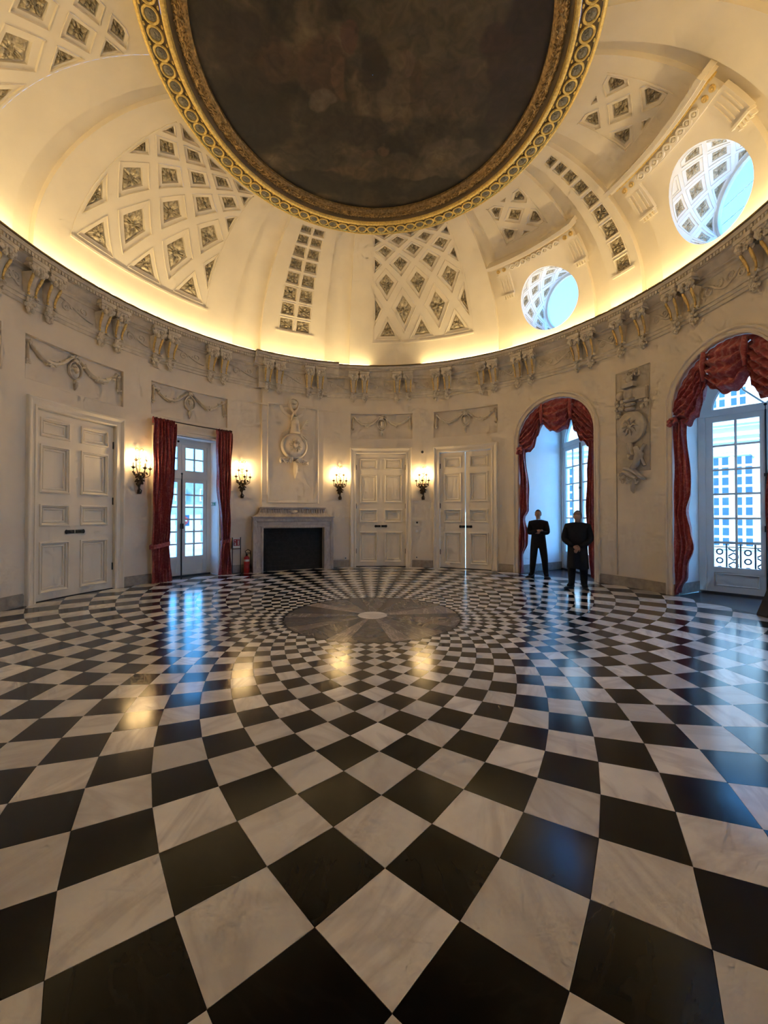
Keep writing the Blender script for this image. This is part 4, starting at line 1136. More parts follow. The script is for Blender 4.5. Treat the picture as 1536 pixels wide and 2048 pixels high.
def festoon(az, lowL, lowC, lowR, inL, inR, label, knots, seed):
    loc, rz = bay(az); t = thing('festoon_curtain', label, 'curtain', loc, rz, 'red festoon curtains in the arches')
    swag('swag', t, lowL, 7, .10, seed); swag('swag', t, lowC, 5, .16, seed + 1); swag('swag', t, lowR, 7, .10, seed + 2)
    drape('tail', t, [(0, -1.015), (4, -1.0)], inL, .01, 3.55, 3, .035, -.02, seed + 3, True)
    drape('tail', t, inR, [(0, 1.015), (4, 1.0)], .01, 3.5, 3, .035, -.02, seed + 4, True)
    for x, z in knots:
        q = MB(); rng = random.Random(seed)
        for i in range(14): q.ell((x + rng.uniform(-.07, .07), .06 + rng.uniform(-.03, .04), z + rng.uniform(-.07, .07)), (.05, .04, .035), 8, 5, rng.uniform(0, 3))
        q.map(bend); q.build('knot', M_FAB, t, smooth=60)
    for x in (-.36, .43):
        q = MB(); rng = random.Random(seed + 9)
        q.tube([(x, .03, SPR + sqrt(HW ** 2 - x * x) - .04), (x + .01, .06, 4.45), (x, .03, 4.16)], [.035, .055, .03], 8); q.map(bend); q.build('gather', M_FAB, t, smooth=60)
    return t
festoon(49.0, [(-1.01, 3.50), (-.92, 3.43), (-.79, 3.42), (-.61, 3.53), (-.49, 3.86), (-.36, 4.14)], [(-.36, 4.14), (-.26, 4.03), (-.12, 3.92), (.02, 3.88), (.16, 3.89), (.27, 3.93), (.43, 4.12)], [(.43, 4.12), (.51, 3.81), (.70, 3.53), (.9, 3.37), (1.01, 3.42)],
        [(3.39, -.83), (2.28, -.75), (1.79, -.74), (1.56, -.87), (1.13, -.78), (.84, -.78), (.55, -.92), (.05, -.93)], [(3.33, .90), (2.6, .82), (1.75, .80), (.42, .89), (.05, .92)],
        'red festoon curtain in the arch behind the two standing men', [(-.97, 3.48)], 20)
festoon(84.3, [(-1.01, 3.52), (-.88, 3.43), (-.76, 3.41), (-.61, 3.53), (-.46, 3.80), (-.35, 4.10)], [(-.35, 4.10), (-.22, 3.95), (-.05, 3.84), (.10, 3.82), (.22, 3.86), (.36, 3.98), (.44, 4.08)], [(.44, 4.08), (.49, 3.79), (.62, 3.56), (.86, 3.40), (1.01, 3.45)],
        [(3.36, -.77), (2.07, -.66), (1.7, -.74), (1.3, -.68), (1.01, -.62), (.57, -.76), (.31, -.78), (.1, -.93)], [(3.33, .86), (2.6, .80), (1.75, .72), (.9, .80), (.05, .90)],
        'red festoon curtain in the arch at the right edge', [(-.99, 3.53)], 40)

# ------------------------------------------------------------------ reliefs
def leafy(mb, rng, s_, d, z, n, spread, size):
    for i in range(n):
        mb.ell((s_ + rng.uniform(-spread, spread), d + rng.uniform(-.006, .012), z + rng.uniform(-spread, spread)), (size * rng.uniform(.5, .8), .014, size * rng.uniform(.9, 1.4)), 6, 4, rng.uniform(-1.5, 1.5))
def relief_panel(az, label):
    loc, rz = bay(az); t = thing('relief_panel', label, 'relief', (loc[0], loc[1], 4.11), rz, 'garland reliefs above the doors')
    Z = -4.11; h, z0, z1, dp = .995, 4.11, 4.925, -.085
    def mp(s_, d, z): return bend(s_, dp + (d - dp) * 1.9 if d > dp + .001 else d, z + Z)
    mb = MB()
    mb.box(-h, h, dp - .02, dp, z0, z1)
    mb.sweep([(-h, z0), (h, z0), (h, z1), (-h, z1)], [(0, 0.004), (0, dp)]); mb.map(lambda s_, d, z: bend(s_, d, z + Z)); mb.build('panel', M_WALL, t)
    rng = random.Random(int(az * 10) % 97)
    g = MB()
    for sg in (-1, 1):
        pts = [(.88, 4.80), (.78, 4.71), (.66, 4.61), (.53, 4.565), (.42, 4.575), (.30, 4.63), (.18, 4.74), (.06, 4.84)]
        pts = [(sg * a, dp + .02, b) for a, b in pts]
        g.tube(pts, [.022, .028, .034, .042, .040, .036, .03, .024], 7)
        for i, p in enumerate(pts): leafy(g, rng, p[0], p[1] + .012, p[2], 4 if i in (3, 4) else 2, .03, .035)
        leafy(g, rng, sg * .50, dp + .035, 4.56, 6, .045, .04)
    g.map(mp); g.build('garland', M_STONE, t, smooth=60)
    for sg in (-1, 1):
        q = MB(); q.lathe([(.0, .03), (.03, .03), (.045, .015), (.045, 0)], 12, (sg * .89, dp, 4.82), axis='y')
        q.tube([(sg * .905, dp + .015, 4.80), (sg * .915, dp + .02, 4.66), (sg * .925, dp + .02, 4.50), (sg * .92, dp + .015, 4.40)], [.014, .022, .03, .012], 6)
        leafy(q, rng, sg * .925, dp + .02, 4.46, 6, .035, .03); q.map(mp); q.build('ribbon_drop', M_STONE, t, smooth=60)
    q = MB()
    q.grid(lambda u, v: ((.13 + .018 * cos(2 * pi * v)) * cos(2 * pi * u), dp + .02 + .02 * sin(2 * pi * v), 4.60 + (.175 + .018 * cos(2 * pi * v)) * sin(2 * pi * u)), 24, 6, cu=True, cv=True)
    q.ell((0, dp, 4.60), (.12, .03, .16), 16, 8); q.ell((.005, dp + .025, 4.62), (.05, .035, .085), 10, 6); q.ell((-.02, dp + .03, 4.68), (.05, .02, .035), 8, 5); q.ell((.03, dp + .045, 4.60), (.014, .014, .02), 6, 4)
    leafy(q, rng, 0, dp + .03, 4.82, 8, .05, .045)
    q.map(mp); q.build('medallion', M_STONE, t, smooth=60)
    q = MB(); q.tube([(0, dp + .015, 4.42), (.0, dp + .03, 4.34), (0, dp + .03, 4.28), (0, dp + .01, 4.20)], [.012, .035, .03, .008], 8); leafy(q, rng, 0, dp + .025, 4.32, 4, .025, .03); q.map(mp); q.build('tassel', M_STONE, t, smooth=60)
    return t
relief_panel(-97.0, 'recessed garland relief cut off by the left edge')
relief_panel(-75.1, 'recessed garland relief above the leftmost panelled door')
relief_panel(-51.1, 'recessed garland relief above the left window')
relief_panel(1.0, 'recessed garland relief above the closed door right of the fireplace')
relief_panel(25.2, 'recessed garland relief above the slightly open door')
# trophy over the fireplace
loc, rz = bay(CB); DB_ = .12
tr = thing('trophy_relief', 'plaster trophy of shield, armour and oak leaves over the fireplace', 'relief', (loc[0], loc[1], 2.7), rz)
rng = random.Random(11)
def tp(mb, name): 
    mb.map(lambda s_, d, z: bend(s_, d * 2.8 + DB_, z - 2.7)); return mb.build(name, M_WALL, tr, smooth=60)
q = MB(); q.lathe([(.0, .05), (.10, .05), (.13, .035), (.15, .05), (.165, .03), (.165, 0)], 24, (-.01, 0, 5.03), axis='y'); q.ell((-.01, .05, 5.03), (.06, .02, .06)); tp(q, 'rosace')
q = MB()
for sg in (-1, 1): q.tube([(sg * .13, .03, 5.0), (sg * .09, .04, 4.86), (0, .05, 4.76), (-sg * .07, .05, 4.62), (-sg * .08, .04, 4.50)], .03, 6)
tp(q, 'ribbon')
q = MB(); q.lathe([(.0, .26), (.07, .25), (.11, .16), (.12, .05), (.15, -.10), (.165, -.22), (.13, -.24), (.0, -.24)], 16, (.03, .03, 4.36)); q.map(lambda s_, d, z: (s_, .02 + (d - .03) * .5 + .03, z))
q.tube([(-.13, .05, 4.15), (.18, .05, 4.13)], .02, 6); q.ell((.03, .10, 4.47), (.09, .05, .10)); tp(q, 'cuirass')
q = MB()
for k in range(7): q.tube([(.17, .04, 4.25), (.27 + .02 * k, .06, 4.30 + .04 * k), (.40 + .01 * k, .05, 4.28 + .045 * k)], [.02, .022, .008], 5)
for k in range(5): q.tube([(.15, .04, 4.15), (.30, .05, 4.10 - .05 * k), (.42, .04, 4.06 - .10 * k)], [.02, .018, .008], 5)
for k in range(5): q.tube([(-.12, .04, 4.3), (-.22, .05, 4.2 - .03 * k), (-.36, .04, 4.10 - .02 * k)], [.02, .018, .008], 5)
tp(q, 'quiver')
q = MB(); ca = -.22
def shp(rx, rz_, d, th): return (rx * cos(th) * cos(ca) - rz_ * sin(th) * sin(ca) + .01, d, 3.74 + rx * cos(th) * sin(ca) + rz_ * sin(th) * cos(ca))
levels = [(.41, .02), (.41, .055), (.37, .065), (.34, .05), (.30, .055), (.20, .085), (.0, .10)]
q.grid(lambda u, v: shp(levels[int(round(v * 6))][0], levels[int(round(v * 6))][0] * .98, levels[int(round(v * 6))][1], 2 * pi * u), 36, 6, cu=True); tp(q, 'shield')
q = MB()
for k in range(14):
    th = 2 * pi * k / 14; q.tube([shp(.07, .07, .10, th), shp(.14, .14, .11, th + .15), shp(.21, .21, .09, th - .05)], [.02, .024, .006], 5)
q.ell((.01, .12, 3.74), (.07, .05, .08)); tp(q, 'shield_boss')
for sg in (-1, 1):
    q = MB(); q.tube([(sg * .03, .03, 3.30), (sg * .22, .04, 3.29), (sg * .42, .03, 3.26)], .03, 6)
    for k in range(26):
        f = rng.random(); leafy(q, rng, sg * (.05 + .37 * f), .05, 3.32 - .06 * f + rng.uniform(-.05, .05), 1, .01, .055)
    tp(q, 'oak_branch')
q = MB(); q.tube([(.03, .03, 3.28), (.04, .06, 3.12), (.03, .06, 2.95), (.04, .03, 2.76)], [.03, .06, .05, .015], 8); leafy(q, rng, .04, .05, 3.0, 9, .07, .05); tp(q, 'tassel')
# standing relief between the two arches
loc, rz = bay(67.0)
sr = thing('stone_relief', 'tall grey carved stone relief between the two arched windows', 'relief', (loc[0], loc[1], 2.1), rz)
rng = random.Random(21)
def sp(mb, name, m=None): mb.map(lambda s_, d, z: bend(s_, d * 1.7 if d > .012 else d, z - 2.1)); return mb.build(name, m or M_RELIEF, sr, smooth=60)
q = MB(); q.add([(-.385, .008, 2.75), (.385, .008, 2.75), (.385, .008, 4.94), (-.385, .008, 4.94)], [[0, 1, 2, 3]]); q = MB(); q.box(-.385, .385, -.01, .010, 2.62, 4.94); q.sweep([(-.39, .25), (-.39, 4.945), (.39, 4.945), (.39, 2.62)], [(.006, 0), (.006, .014), (-.006, .014), (-.006, 0)], closed=False); sp(q, 'slab')
q = MB()
for k in range(5): q.grid(lambda u, v: (-.08 + .065 * k - .02 + (.05 + .018 * cos(2 * pi * v)) * cos(2 * pi * u), .05 + .02 * sin(2 * pi * v), 4.84 - .012 * k % 2 + (.05 + .018 * cos(2 * pi * v)) * sin(2 * pi * u)), 12, 5, cu=True, cv=True) if k in (1, 2, 4) else leafy(q, rng, -.08 + .065 * k, .04, 4.84, 3, .03, .05)
leafy(q, rng, -.05, .05, 4.70, 10, .07, .06); q.ell((-.02, .06, 4.68), (.07, .05, .08)); sp(q, 'knot')
q = MB(); q.box(-.17, .11, .01, .09, 4.52, 4.63); q.box(.02, .37, .01, .07, 4.20, 4.46); q.lathe([(.0, .05), (.06, .05), (.10, .035), (.10, 0)], 16, (-.25, .01, 4.40), axis='y'); q.box(-.10, .08, .02, .10, 4.27, 4.45); sp(q, 'armour')
q = MB()
for z, h_ in ((4.24, .16), (4.13, .13), (4.03, .12)): q.ell((.0, .06, z), (h_, .05, .05), 10, 6)
leafy(q, rng, -.28, .03, 4.17, 9, .09, .06); leafy(q, rng, .32, .03, 4.10, 8, .09, .06); leafy(q, rng, -.3, .03, 3.98, 5, .06, .05); sp(q, 'helmet')
q = MB(); lv = [(.34, .015), (.34, .05), (.31, .06), (.27, .05), (.22, .07), (.0, .085)]
q.grid(lambda u, v: (lv[int(round(v * 5))][0] * cos(2 * pi * u), lv[int(round(v * 5))][1], 3.62 + lv[int(round(v * 5))][0] * 1.05 * sin(2 * pi * u)), 32, 5, cu=True)
for k in range(9): q.tube([(.05 * cos(.7 * k), .08, 3.62 + .05 * sin(.7 * k)), (.13 * cos(.7 * k + .3), .09, 3.62 + .14 * sin(.7 * k + .3)), (.20 * cos(.7 * k), .07, 3.62 + .21 * sin(.7 * k))], [.02, .026, .008], 5)
sp(q, 'shield')
q = MB(); q.tube([(-.03, .05, 3.26), (.04, .07, 3.10), (.10, .07, 2.98), (.02, .06, 2.92), (-.06, .05, 3.0)], [.05, .06, .06, .05, .03], 8)
q.tube([(.12, .05, 3.14), (.22, .07, 2.98), (.16, .07, 2.80), (.04, .06, 2.68)], [.05, .075, .07, .05], 8); q.tube([(.30, .03, 3.2), (.20, .05, 3.0), (.3, .03, 2.72)], .03, 6); sp(q, 'sash')
q = MB(); q.tube([(-.16, .04, 2.70), (.05, .07, 2.64), (.20, .06, 2.53), (.30, .04, 2.42)], [.04, .055, .05, .03], 8); q.tube([(-.28, .03, 2.55), (-.16, .05, 2.62), (0, .06, 2.56), (.12, .05, 2.46)], [.03, .05, .06, .03], 8); leafy(q, rng, -.15, .03, 2.5, 12, .12, .06); leafy(q, rng, .05, .03, 2.42, 6, .06, .05); sp(q, 'eagle')
q = MB(); q.tube([(.03, .03, 2.40), (.04, .05, 2.28), (.02, .04, 2.20), (.03, .02, 2.13)], [.03, .04, .03, .01], 7); sp(q, 'tassel')

# ------------------------------------------------------------------ fireplace
fc = rad(-24.85)
fp = thing('fireplace', 'grey marble fireplace with fluted mantel below the trophy relief', 'fireplace', (6.32 * sin(fc), 6.32 * cos(fc), 0), -fc)
F = .455
for sg in (-1, 1):
    q = MB(); q.box(min(sg * .905, sg * 1.185), max(sg * .905, sg * 1.185), .05, F, 0, 1.30); q.box(min(sg * .96, sg * 1.185), max(sg * .96, sg * 1.185), .05, F + .02, 0, .16); q.map(flat); q.build('jamb', M_FPM, fp, tone=random.random())
q = MB(); q.box(-1.185, 1.185, .05, F, 1.30, 1.585); q.map(flat); q.build('lintel', M_FPM, fp, tone=.5)
q = MB(); q.sweep([(.93, 0), (.93, 1.30), (-.93, 1.30), (-.93, 0)], [(-.03, F - .05), (-.03, F + .012), (0, F + .02), (.03, F + .012), (.05, F)], closed=False)
q.sweep([(1.10, 0), (1.10, 1.47), (-1.10, 1.47), (-1.10, 0)], [(-.02, F), (0, F + .022), (.05, F + .03), (.085, F + .03), (.085, F)], closed=False); q.map(flat); q.build('moulding', M_FPM, fp, tone=.6)
q = MB(); q.box(-1.21, 1.21, .05, F + .05, 1.575, 1.605); q.map(flat); q.build('mantel_shelf', M_FPM, fp, tone=.4)
q = MB(); pr = [(1.605, 1.16, F - .0), (1.66, 1.06, F - .08), (1.72, 1.00, F - .13), (1.80, .965, F - .15), (1.845, .96, F - .14)]
for (z0, w0, d0), (z1, w1, d1) in zip(pr[:-1], pr[1:]):
    q.add([(-w0, .05, z0), (-w0, d0, z0), (w0, d0, z0), (w0, .05, z0), (-w1, .05, z1), (-w1, d1, z1), (w1, d1, z1), (w1, .05, z1)], [[0, 1, 5, 4], [1, 2, 6, 5], [2, 3, 7, 6]])
q.map(flat); q.build('mantel_cove', M_FPM, fp, tone=.7)
q = MB(); q.box(-.985, .985, .05, F - .11, 1.845, 1.885); q.map(flat); q.build('mantel_top', M_FPM, fp, tone=.2)
for k in range(26):
    x = -.90 + 1.8 * k / 25
    if abs(x) < .12: continue
    q = MB(); q.tube([(x, F - .125, 1.69), (x, F - .135, 1.74), (x, F - .145, 1.82)], [.012, .024, .026], 6); q.map(flat); q.build('flute', M_FPM, fp, tone=random.random())
q = MB(); q.ell((0, F - .12, 1.745), (.12, .04, .055), 14, 8); q.ell((0, F - .085, 1.745), (.07, .02, .03), 10, 6); q.map(flat); q.build('cartouche', M_FPM, fp, tone=.9)
q = MB(); q.box(-.91, .91, .16, .20, 0, 1.30); q.map(flat); q.build('fireback', M_FIREBOX, fp)
for j in range(9):
    for k in range(7):
        x = -.90 + .26 * (k + .5 * (j % 2)) - .13
        a, b = max(x, -.90), min(x + .25, .90)
        if b - a < .04: continue
        q = MB(); q.box(a, b, .20, .208, .012 + j * .14, .012 + j * .14 + .128, 9); q.map(flat); q.build('brick', M_FIREBOX, fp)
# ------------------------------------------------------------------ wall sconces
def make_sconce(label, az):
    loc, rz = bay(az); t = thing('wall_sconce', label, 'sconce', (loc[0], loc[1], 2.13), rz, 'five-light bouquet sconces')
    rng = random.Random(31)
    mp = lambda s_, d, z: (s_, -d, z - 2.13)
    q = MB()     # bouquet of stems and leaves
    q.lathe([(.035, 0), (.045, .02), (.022, .06), (.02, .16), (.035, .22), (.03, .30), (.0, .34)], 10, (0, .05, 2.14))
    for i in range(6): q.tube([(0, .05, 2.28), (.05 * cos(i), .07 + .03 * sin(i), 2.22), (.04 * cos(i), .06, 2.15)], .008, 4)
    for i in range(34):
        f = rng.random(); z = 2.34 + .30 * f; w_ = .05 + .10 * f
        q.ell((rng.uniform(-w_, w_), .06 + rng.uniform(-.02, .06), z), (.022, .012, .045), 6, 4, rng.uniform(-1.3, 1.3), rng.uniform(-.5, .5))
    for i in range(10): q.ell((rng.uniform(-.1, .1), .10 + rng.uniform(0, .04), 2.56 + rng.uniform(-.04, .08)), (.026, .026, .024), 7, 5)
    q.map(mp); q.build('bouquet', M_BRONZE, t, smooth=60)
    cups = [(-.205, .17, 2.745), (.0, .27, 2.74), (.19, .17, 2.745), (-.115, .12, 2.93), (.115, .12, 2.93)]
    for (s_, d, z) in cups:
        q = MB()
        q.tube([(0, .07, 2.50), (s_ * .55, d * .9, 2.53 if z < 2.9 else 2.62), (s_ * .95, d, 2.58 if z < 2.9 else 2.75), (s_, d, z - .03)], [.013, .011, .010, .008], 6)
        q.lathe([(.008, -.04), (.03, -.015), (.05, .0), (.052, .006), (.02, .006), (.014, .03)], 12, (s_, d, z)); q.map(mp); a_ = q.build('arm', M_BRONZE, t, smooth=60)
        q = MB(); q.lathe([(.0, 0), (.0125, 0), (.0115, .105), (.0, .107)], 10, (s_, d, z + .01)); q.map(mp); q.build('candle', M_CANDLE, a_, smooth=40)
        q = MB(); q.lathe([(.0, 0), (.010, .008), (.0145, .025), (.011, .045), (.004, .062), (.0, .068)], 10, (s_, d, z + .118)); q.map(mp); q.build('bulb', M_BULB, a_, smooth=180)
    q = MB(); q.tube([(0, .05, 2.6), (.01, .06, 2.8), (-.01, .06, 3.0), (0, .05, 3.16)], .009, 5)
    for sg in (-1, 1):
        q.tube([(0, .055, 3.17), (sg * .05, .07, 3.22), (sg * .095, .06, 3.20), (sg * .08, .05, 3.15), (0, .055, 3.165)], .009, 5)
        for k in range(5): q.ell((sg * .03, .055, 2.72 + .085 * k), (.012, .008, .03), 6, 4, sg * -.6)
    q.map(mp); q.build('ribbon', M_GILTBAR, t, smooth=60)
    return t
s0 = make_sconce('lit five-candle bronze sconce between the leftmost door and the left curtain', -62.9)
for az, lb in ((-38.4, 'lit five-candle bronze sconce between the left window and the fireplace'), (-11.2, 'lit five-candle bronze sconce just right of the fireplace'), (13.2, 'lit five-candle bronze sconce between the two back doors')):
    c = copy_tree(s0); loc, rz = bay(az); c.location = (loc[0], loc[1], 2.13); c.rotation_euler[2] = rz; c['label'] = lb

# ------------------------------------------------------------------ small fittings
def on_wall(az, z): loc, rz = bay(az); return (loc[0], loc[1], z), rz
l_, r_ = on_wall(12.9, 3.66)
t = thing('security_camera', 'small dark security camera on the wall above a sconce', 'camera', l_, r_)
q = MB(); q.lathe([(.055, 0), (.055, .02), (.05, .025), (0, .025)], 14, (0, 0, .02), axis='y'); q.map(flat); q.build('mount', M_WHITE, t)
q = MB(); q.ell((.01, .06, 0), (.045, .06, .042), 10, 6); q.map(flat); q.build('lens_housing', M_BLACK, t, smooth=60)
l_, r_ = on_wall(11.24, 1.36)
t = thing('thermostat', 'white thermostat box with a dark display beside the back door', 'thermostat', l_, r_)
q = MB(); q.box(-.08, .08, 0, .025, 0, .11); q.map(flat); q.build('case', M_WHITE, t)
q = MB(); q.box(-.012, .04, .025, .028, .03, .085); q.map(flat); q.build('display', M_BLACK, t)
l_, r_ = on_wall(11.23, 1.14)
q = MB(); q.lathe([(.0, .012), (.035, .012), (.04, 0)], 14, (0, 0, 0), axis='y'); q.map(flat); tag(q.build('wall_button', M_WHITE, None, l_, r_), 'small round white button below the thermostat', 'button')
for az, z, lb in ((-9.5, .24, 'white wall socket low between fireplace and back door'), (11.23, .27, 'white wall socket low between the two back doors')):
    l_, r_ = on_wall(az, z); t = thing('wall_socket', lb, 'socket', l_, r_, 'wall sockets')
    q = MB(); q.box(-.04, .04, 0, .012, 0, .08); q.map(flat); q.build('plate', M_WHITE, t)
    q = MB(); q.lathe([(.0, .014), (.02, .014), (.02, .010)], 12, (0, 0, .04), axis='y'); q.map(flat); q.build('insert', M_BLACK, t)
l_, r_ = on_wall(35.0, 1.88)
t = thing('light_switch', 'small white wall switch right of the slightly open door', 'switch', l_, r_)
q = MB(); q.box(-.035, .035, 0, .012, 0, .08); q.map(flat); q.build('plate', M_WHITE, t)
q = MB(); q.box(-.012, .012, .012, .022, .02, .06); q.map(flat); q.build('rocker', M_WHITE, t)
# extinguisher with its sign stand
a_ = rad(-37.5); ex_ = thing('fire_extinguisher', 'red fire extinguisher standing beside the fireplace', 'fire extinguisher', (6.13 * sin(a_), 6.13 * cos(a_), 0), -a_)
q = MB(); q.lathe([(.075, 0), (.08, .01), (.08, .40), (.07, .45), (.03, .48), (.025, .50)], 18); q.build('cylinder', M_RED, ex_, smooth=40)
q = MB(); q.lathe([(.081, .33), (.081, .39)], 18); q.build('collar_label', M_WHITE, ex_)
q = MB(); q.lathe([(.0812, .14), (.0812, .22)], 18); q.build('label_band', M_SIGNRED, ex_)
q = MB(); q.lathe([(.028, .49), (.03, .52), (.02, .54), (0, .54)], 10); q.box(-.02, .11, -.012, .012, .535, .55); q.box(-.02, .10, -.012, .012, .565, .58); q.build('valve', M_BLACK, ex_)
q = MB(); q.tube([(-.01, 0, .54), (-.05, -.02, .62), (.02, -.03, .67), (.10, -.02, .62), (.115, 0, .45), (.11, 0, .20)], .013, 6); q.build('hose', M_BLACK, ex_, smooth=60)
q = MB(); q.tube([(.11, 0, .22), (.115, 0, .12)], [.016, .024], 8); q.build('nozzle', M_BLACK, ex_)
a_ = rad(-39.95); sg_ = thing('sign_stand', 'thin black floor stand holding a red extinguisher sign', 'sign', (6.21 * sin(a_), 6.21 * cos(a_), 0), -a_)
for x in (-.115, .115):
    q = MB(); q.tube([(x, 0, 0), (x, 0, 1.02)], .011, 6); q.build('post', M_BLACK, sg_)
q = MB(); q.tube([(-.115, 0, .70), (.115, 0, .70)], .011, 6); q.build('crossbar', M_BLACK, sg_)
q = MB(); q.box(-.125, .125, -.08, .08, 0, .012); q.build('foot', M_BLACK, sg_)
q = MB(); q.box(-.10, .10, -.008, .008, .72, 1.01); bd = q.build('board', M_WHITE, sg_)
q = MB(); q.box(-.085, .085, -.012, -.008, .78, .965); q.build('pictogram_field', M_SIGNRED, bd)
q = MB(); q.tube([(.045, -.014, .80), (.045, -.014, .92)], .018, 8); q.ell((.045, -.014, .94), (.012, .004, .014)); q.tube([(-.05, -.014, .80), (-.04, -.014, .84), (-.05, -.014, .88)], [.02, .014, .008], 6); q.ell((-.045, -.014, .93), (.018, .004, .016)); q.build('pictogram', M_WHITE, bd)
# running-man exit sign on the right reveal of the left window
loc, rz = bay(-51.4)
es = thing('exit_sign', 'small green and white exit sign on the reveal of the left window', 'sign', loc, rz)
q = MB(); q.box(.788, .799, .10, .36, 1.90, 2.02, 9); q.build('plate', M_WHITE, es)
q = MB(); q.box(.784, .788, .12, .34, 1.915, 2.005, 9); q.build('green_field', M_GREEN, es)
q = MB(); q.box(.781, .784, .26, .33, 1.925, 1.995, 9); q.tube([(.782, .20, 1.985), (.782, .205, 1.955), (.782, .17, 1.93)], .008, 5); q.ell((.782, .195, 1.992), (.003, .010, .010)); q.tube([(.782, .205, 1.955), (.782, .235, 1.925)], .007, 5); q.build('pictogram', M_WHITE, es)
# dark stand at the right edge
t = thing('floor_stand', 'black leaning floor stand cut off by the right edge', 'stand', (6.30, -.06, 0), 0)
q = MB(); q.box(-.05, .12, -.12, .06, 0, .03); q.build('base', M_BLACK, t)
q = MB(); q.add([(-.05, -.12, .03), (.05, -.12, .03), (.05, .06, .03), (-.05, .06, .03), (.16, -.34, 1.15), (.22, -.34, 1.15), (.22, -.22, 1.15), (.16, -.22, 1.15)], [[0, 1, 2, 3], [4, 5, 6, 7], [0, 1, 5, 4], [1, 2, 6, 5], [2, 3, 7, 6], [3, 0, 4, 7]]); q.build('board', M_BLACK, t)

# ------------------------------------------------------------------ people
def skin_mesh(verts, edges, root):
    me = bpy.data.meshes.new('tmp'); me.from_pydata([v[0] for v in verts], edges, [])
    ob = bpy.data.objects.new('tmp', me); COL.objects.link(ob)
    ob.modifiers.new('s', 'SKIN'); sd = ob.modifiers.new('d', 'SUBSURF'); sd.levels = 2; sd.render_levels = 2
    for i, v in enumerate(verts):
        sv = me.skin_vertices[0].data[i]; r_ = v[1]; sv.radius = r_ if hasattr(r_, '__len__') else (r_, r_); sv.use_root = (i == root)
    bpy.context.view_layer.update()
    ev = ob.evaluated_get(bpy.context.evaluated_depsgraph_get()); m2 = ev.to_mesh()
    vs_ = [tuple(v.co) for v in m2.vertices]; fs_ = [list(p.vertices) for p in m2.polygons]
    ev.to_mesh_clear(); bpy.data.objects.remove(ob); bpy.data.meshes.remove(me)
    return vs_, fs_
def head_geo(mb, c, yaw, pitch, s=1.0):
    ca, sa, cp, sp_ = cos(yaw), sin(yaw), cos(pitch), sin(pitch)
    def tf(x, y, z):
        x, y, z = x * s, y * s, z * s
        y, z = y * cp - z * sp_, y * sp_ + z * cp
        x, y = x * ca - y * sa, x * sa + y * ca
        return (c[0] + x, c[1] + y, c[2] + z)
    q = MB()
    def hd(u, v):
        th = pi * v; ph = 2 * pi * u
        x, y, z = .074 * sin(th) * cos(ph), .094 * sin(th) * sin(ph), .118 * cos(th)
        if z < -.01: k = 1 + (z + .01) * 2.6; x *= max(k, .45); y *= (1 + (z + .01) * 1.2)
        if y < 0: y *= .93
        if y < -.03:
            if abs(x) < .017 and -.035 < z < .02: y -= .020 * (1 - abs(x) / .017) * (1 if z < -.015 else .55)
            if .016 < abs(x) < .048 and -.004 < z < .018: y += .010
            if abs(x) < .03 and -.062 < z < -.052: y -= .005
            if abs(x) < .022 and z < -.085: y -= .008
        return (x, y, z)
    q.grid(hd, 36, 30, cu=True)
    for sg in (-1, 1):
        q.ell((sg * .074, .006, -.005), (.010, .020, .030), 8, 6); q.ell((sg * .030, -.076, .008), (.012, .008, .006), 6, 4)
    q.map(tf); mb.add(q.v, q.f)
    h = MB()
    def hr(u, v):
        th = pi * .5 * v * 1.0; ph = 2 * pi * u
        lim = .58 if sin(ph) < -.3 else (1.12 if sin(ph) > .2 else .86)
        th = pi * .5 * v * lim
        return (.084 * sin(th) * cos(ph), .104 * sin(th) * sin(ph) + .004, .130 * cos(th))
    h.grid(hr, 28, 10, cu=True); h.map(tf)
    return h, tf
def hand_geo(mb, wr, d, n, curl):
    # wrist, direction, palm normal
    wr, d, n = Vector(wr), Vector(d).normalized(), Vector(n).normalized(); sd = d.cross(n).normalized()
    pc = wr + d * .045
    q = MB(); q.ell((0, 0, 0), (.040, .016, .052), 10, 6)
    q.map(lambda x, y, z: tuple(pc + sd * x + n * y + d * z)); mb.add(q.v, q.f)
    for k, L in zip((-1.5, -.5, .5, 1.5), (.068, .078, .074, .056)):
        b = wr + d * .088 + sd * (k * .019); m = b + d * L * .5 * cos(curl) + n * L * .5 * sin(curl); e = m + d * L * .5 * cos(curl * 2) + n * L * .5 * sin(curl * 2)
        mb.tube([b, m, e], [.0095, .009, .007], 6)
    b = wr + d * .03 + sd * -.036; mb.tube([b, b + d * .03 - sd * .020 + n * .01, b + d * .058 - sd * .022 + n * .02], [.012, .010, .008], 6)
